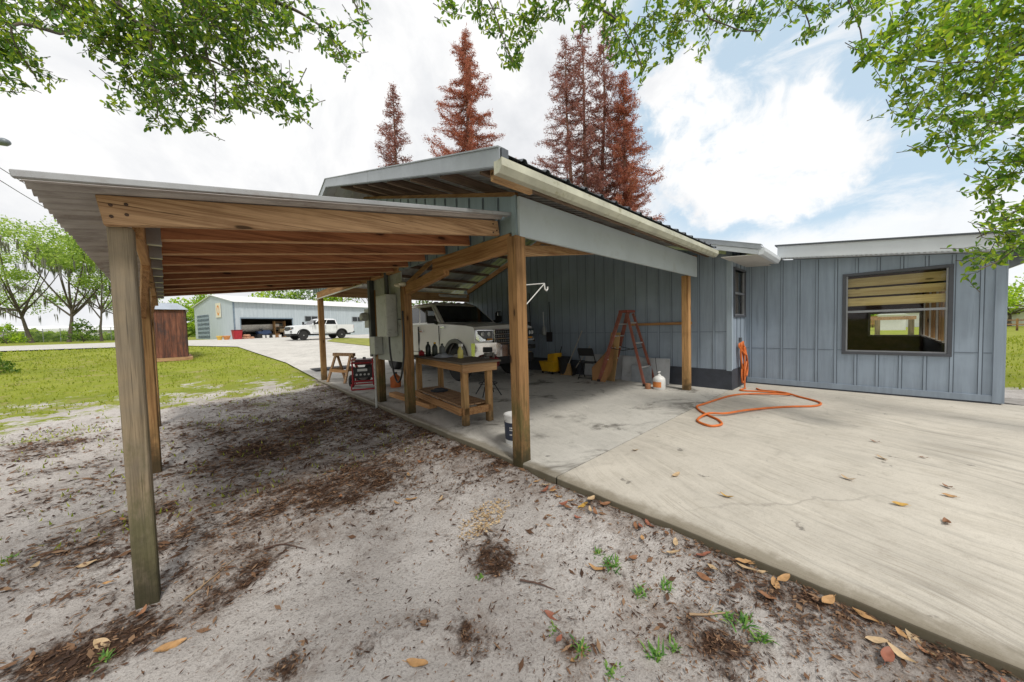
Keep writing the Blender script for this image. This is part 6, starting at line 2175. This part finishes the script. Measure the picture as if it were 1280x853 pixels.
# twigs
for k, (pts, lab) in enumerate((([(230, 757), (255, 735), (292, 704)], 'long pale twig on the dirt right of the front post'), ([(330, 690), (355, 683), (383, 692)], 'dark curved twig on the dirt in the middle left'), ([(140, 640), (110, 650), (62, 665)], 'brown twig in the litter left of the front post'),
                                ([(650, 729), (672, 733), (694, 740)], 'short dark twig on the sand at the bottom middle'), ([(862, 773), (885, 772), (915, 771)], 'reddish twig in the brown patch by the lower weeds'), ([(420, 600), (455, 588), (500, 583)], 'thin twig lying in the dark leaf patch'))):
    w = [hit(*q_) for q_ in pts]
    w = [V((q_.x, q_.y, ground_h(q_.x, q_.y) + .012)) for q_ in w]
    b = bez(w, 6)
    mb = MB().tube([q_ + V((0, 0, .006 * noise.noise(q_ * 20))) for q_ in b], [.007 * (1 - .7 * j / len(b)) for j in range(len(b))], 6)
    j = len(b) // 2
    dv = (b[j + 2] - b[j]).normalized()
    sd = V((-dv.y, dv.x, .15))
    mb.tube([b[j], b[j] + (dv * .6 + sd * .5) * .09], [.004, .0015], 5)
    tag(mb.build('twig', plain('twig_' + str(k % 2), ((.32, .22, .13), (.09, .05, .035))[k % 2], .8), fix=False, smooth_deg=60), lab, 'twig')
# weed tufts
WEED = leafmat('weed_blades', [(.1, (.05, .14, .03)), (.6, (.12, .26, .05)), (.95, (.26, .38, .08))], .35, .6)
for k, (px, py, s_, lab) in enumerate(((762, 706, 1.25, 'largest weed tuft, beside the round tan leaf on the dirt'), (748, 694, .8, 'small weed tuft just behind the largest one'), (800, 742, .9, 'weed tuft in the middle of the dirt, left of its twin'), (831, 737, .9, 'weed tuft in the middle of the dirt, right of its twin'),
                                       (910, 775, .8, 'weed tuft at the left end of the row by the brown patch'), (932, 786, 1.1, 'middle weed tuft of the row by the brown patch'), (952, 800, 1.0, 'right weed tuft of the row by the brown patch'), (818, 823, 1.2, 'lowest big weed tuft near the bottom of the picture'),
                                       (845, 815, .8, 'weed tuft with a brown leaf beside the lowest big tuft'), (728, 815, .9, 'weed tuft left at the bottom among tan leaves'), (690, 788, .6, 'tiny weed under the reddish curled leaf'), (600, 722, .6, 'tiny weed on the sand below the wood chips'), (765, 845, .8, 'weed tuft cut by the bottom edge of the picture'), (12, 700, .8, 'weed tuft at the left edge of the dirt'), (130, 825, .8, 'weed tuft beside the litter line at the bottom left'))):
    q = hit(px, py)
    rr = random.Random(k)
    mb = MB()
    for j in range(int(26 * s_)):
        a = rr.uniform(0, 2 * PI)
        ln = s_ * rr.uniform(.025, .06)
        el = rr.uniform(.35, 1.2)
        b0 = V((rr.gauss(0, .018 * s_), rr.gauss(0, .018 * s_), 0))
        d_ = V((math.cos(a) * math.cos(el), math.sin(a) * math.cos(el), math.sin(el)))
        sd = V((-math.sin(a), math.cos(a), 0)) * .0042
        m_ = b0 + d_ * ln * .6
        tp = b0 + d_ * ln + V((math.cos(a), math.sin(a), -.5)) * ln * .25
        i = len(mb.v)
        mb.v += [tuple(b0 - sd), tuple(b0 + sd), tuple(m_ + sd), tuple(m_ - sd), tuple(tp)]
        mb.f += [(i, i + 1, i + 2, i + 3), (i + 3, i + 2, i + 4)]
    o = mb.build('weed_tuft', WEED, fix=False)
    o.location = (q.x, q.y, ground_h(q.x, q.y) - .003)
    tag(o, lab, 'weed', 'weed tufts in the sandy dirt')

# ------------------------------------------------------------------ light, sky, camera
SUN_EL, SUN_AZ = RAD(56), RAD(196)        # azimuth measured from +Y towards +X
sd = V((math.sin(SUN_AZ) * math.cos(SUN_EL), math.cos(SUN_AZ) * math.cos(SUN_EL), math.sin(SUN_EL)))
L = bpy.data.lights.new('sun', 'SUN')
L.energy = 2.6
L.angle = RAD(9)
L.color = (1, .95, .87)
so = bpy.data.objects.new('sun', L)
COL.objects.link(so)
so.rotation_euler = sd.to_track_quat('Z', 'Y').to_euler()

w = bpy.data.worlds.new('World')
scene.world = w
w.use_nodes = True


class WT(NT):
    def __init__(s, tree):
        s.t = tree


s = WT(w.node_tree)
bg = w.node_tree.nodes['Background']
sky = s.n('ShaderNodeTexSky', sky_type='NISHITA')
sky.sun_disc = False
sky.sun_elevation = SUN_EL
sky.sun_rotation = SUN_AZ
sky.air_density = 1.0
sky.dust_density = 1.5
dirv = s.n('ShaderNodeTexCoord').outputs['Generated']
dz = s.sep(dirv)


def ndot(px, py):
    q = ray(px, py).normalized()
    x = s.n('ShaderNodeVectorMath', operation='DOT_PRODUCT')
    s.l(dirv, x.inputs[0])
    x.inputs[1].default_value = q
    return x.outputs['Value']


def lobe(px, py, deg0, deg1):
    return s.sstep(ndot(px, py), math.cos(RAD(deg1)), math.cos(RAD(deg0)))


nz = s.noise(dirv, 3.2, 8, .62, .3)
nz2 = s.noise(dirv, 9, 6, .65, .2)
nn = s.math('ADD', s.math('MULTIPLY', s.math('SUBTRACT', nz, .5), 1.4), s.math('MULTIPLY', s.math('SUBTRACT', nz2, .5), .7))
# open blue window in the cloud deck
blue = s.math('MAXIMUM', lobe(960, 130, 3, 24), s.math('MULTIPLY', lobe(1160, 200, 2, 20), .9))
blue = s.math('MAXIMUM', blue, s.math('MULTIPLY', lobe(870, 60, 2, 14), .9))
blue = s.sstep(s.math('ADD', blue, s.math('MULTIPLY', nn, .4)), .10, .75)
# cumulus inside it
cum = lobe(895, 180, 0, 11.5)
for a in ((955, 185, 0, 11.5), (1020, 200, 0, 9), (850, 125, 0, 8), (965, 228, 0, 9), (870, 200, 0, 10), (980, 140, 0, 5), (905, 240, 0, 9)):
    cum = s.math('MAXIMUM', cum, lobe(*a))
nz3 = s.noise(dirv, 7.5, 10, .6, .6)
nz4 = s.noise(dirv, 24, 6, .6, .3)
edge = s.math('ADD', s.math('MULTIPLY', s.math('SUBTRACT', nz3, .5), 2.0), s.math('MULTIPLY', s.math('SUBTRACT', nz4, .5), .7))
cum = s.sstep(s.math('ADD', cum, edge), .52, 1.0)
wisp = s.math('MULTIPLY', s.sstep(s.noise(s.vmul(dirv, (1, 1, 2.6)), 4.2, 9, .66, .8), .47, .72), .75)
low = s.sstep(s.math('ADD', s.sstep(dz[2], .30, .08), s.math('MULTIPLY', nn, .8)), .35, .7)
blue = s.math('MULTIPLY', blue, s.math('SUBTRACT', 1.0, cum))
blue = s.math('MULTIPLY', blue, s.math('SUBTRACT', 1.0, s.math('MULTIPLY', low, .8)))
blue = s.math('MULTIPLY', blue, s.math('SUBTRACT', 1.0, wisp))
shade = s.noise(dirv, 2.3, 7, .6, .4)
cloud = s.ramp(shade, [(.32, (.77, .785, .815)), (.44, (.89, .90, .92)), (.53, (1.02, 1.02, 1.02)), (.8, (1.1, 1.1, 1.1))])
sk = s.n('ShaderNodeVectorMath', operation='SCALE')
s.l(sky.outputs[0], sk.inputs[0])
sk.inputs['Scale'].default_value = .14
skyc = s.mix(.76, sk.outputs[0], (.67, .84, .97))
fin = s.mix(blue, cloud, skyc)
bg.inputs['Strength'].default_value = 1.0
s.l(fin, bg.inputs['Color'])

cam = bpy.data.cameras.new('camera')
cam.sensor_width = 36
cam.lens = F / 1280 * 36
cam.clip_start = .05
cam.clip_end = 3000
co = bpy.data.objects.new('camera', cam)
COL.objects.link(co)
co.matrix_world = Matrix(((CR.x, CU.x, -CF.x, 0), (CR.y, CU.y, -CF.y, 0), (CR.z, CU.z, -CF.z, H), (0, 0, 0, 1)))
scene.camera = co
scene.view_settings.view_transform = 'Standard'
scene.view_settings.look = 'None'
scene.view_settings.exposure = 0
scene.cycles.use_denoising = True
scene.cycles.max_bounces = 6
scene.cycles.diffuse_bounces = 5
scene.cycles.glossy_bounces = 3
scene.cycles.transmission_bounces = 3
scene.cycles.transparent_max_bounces = 6
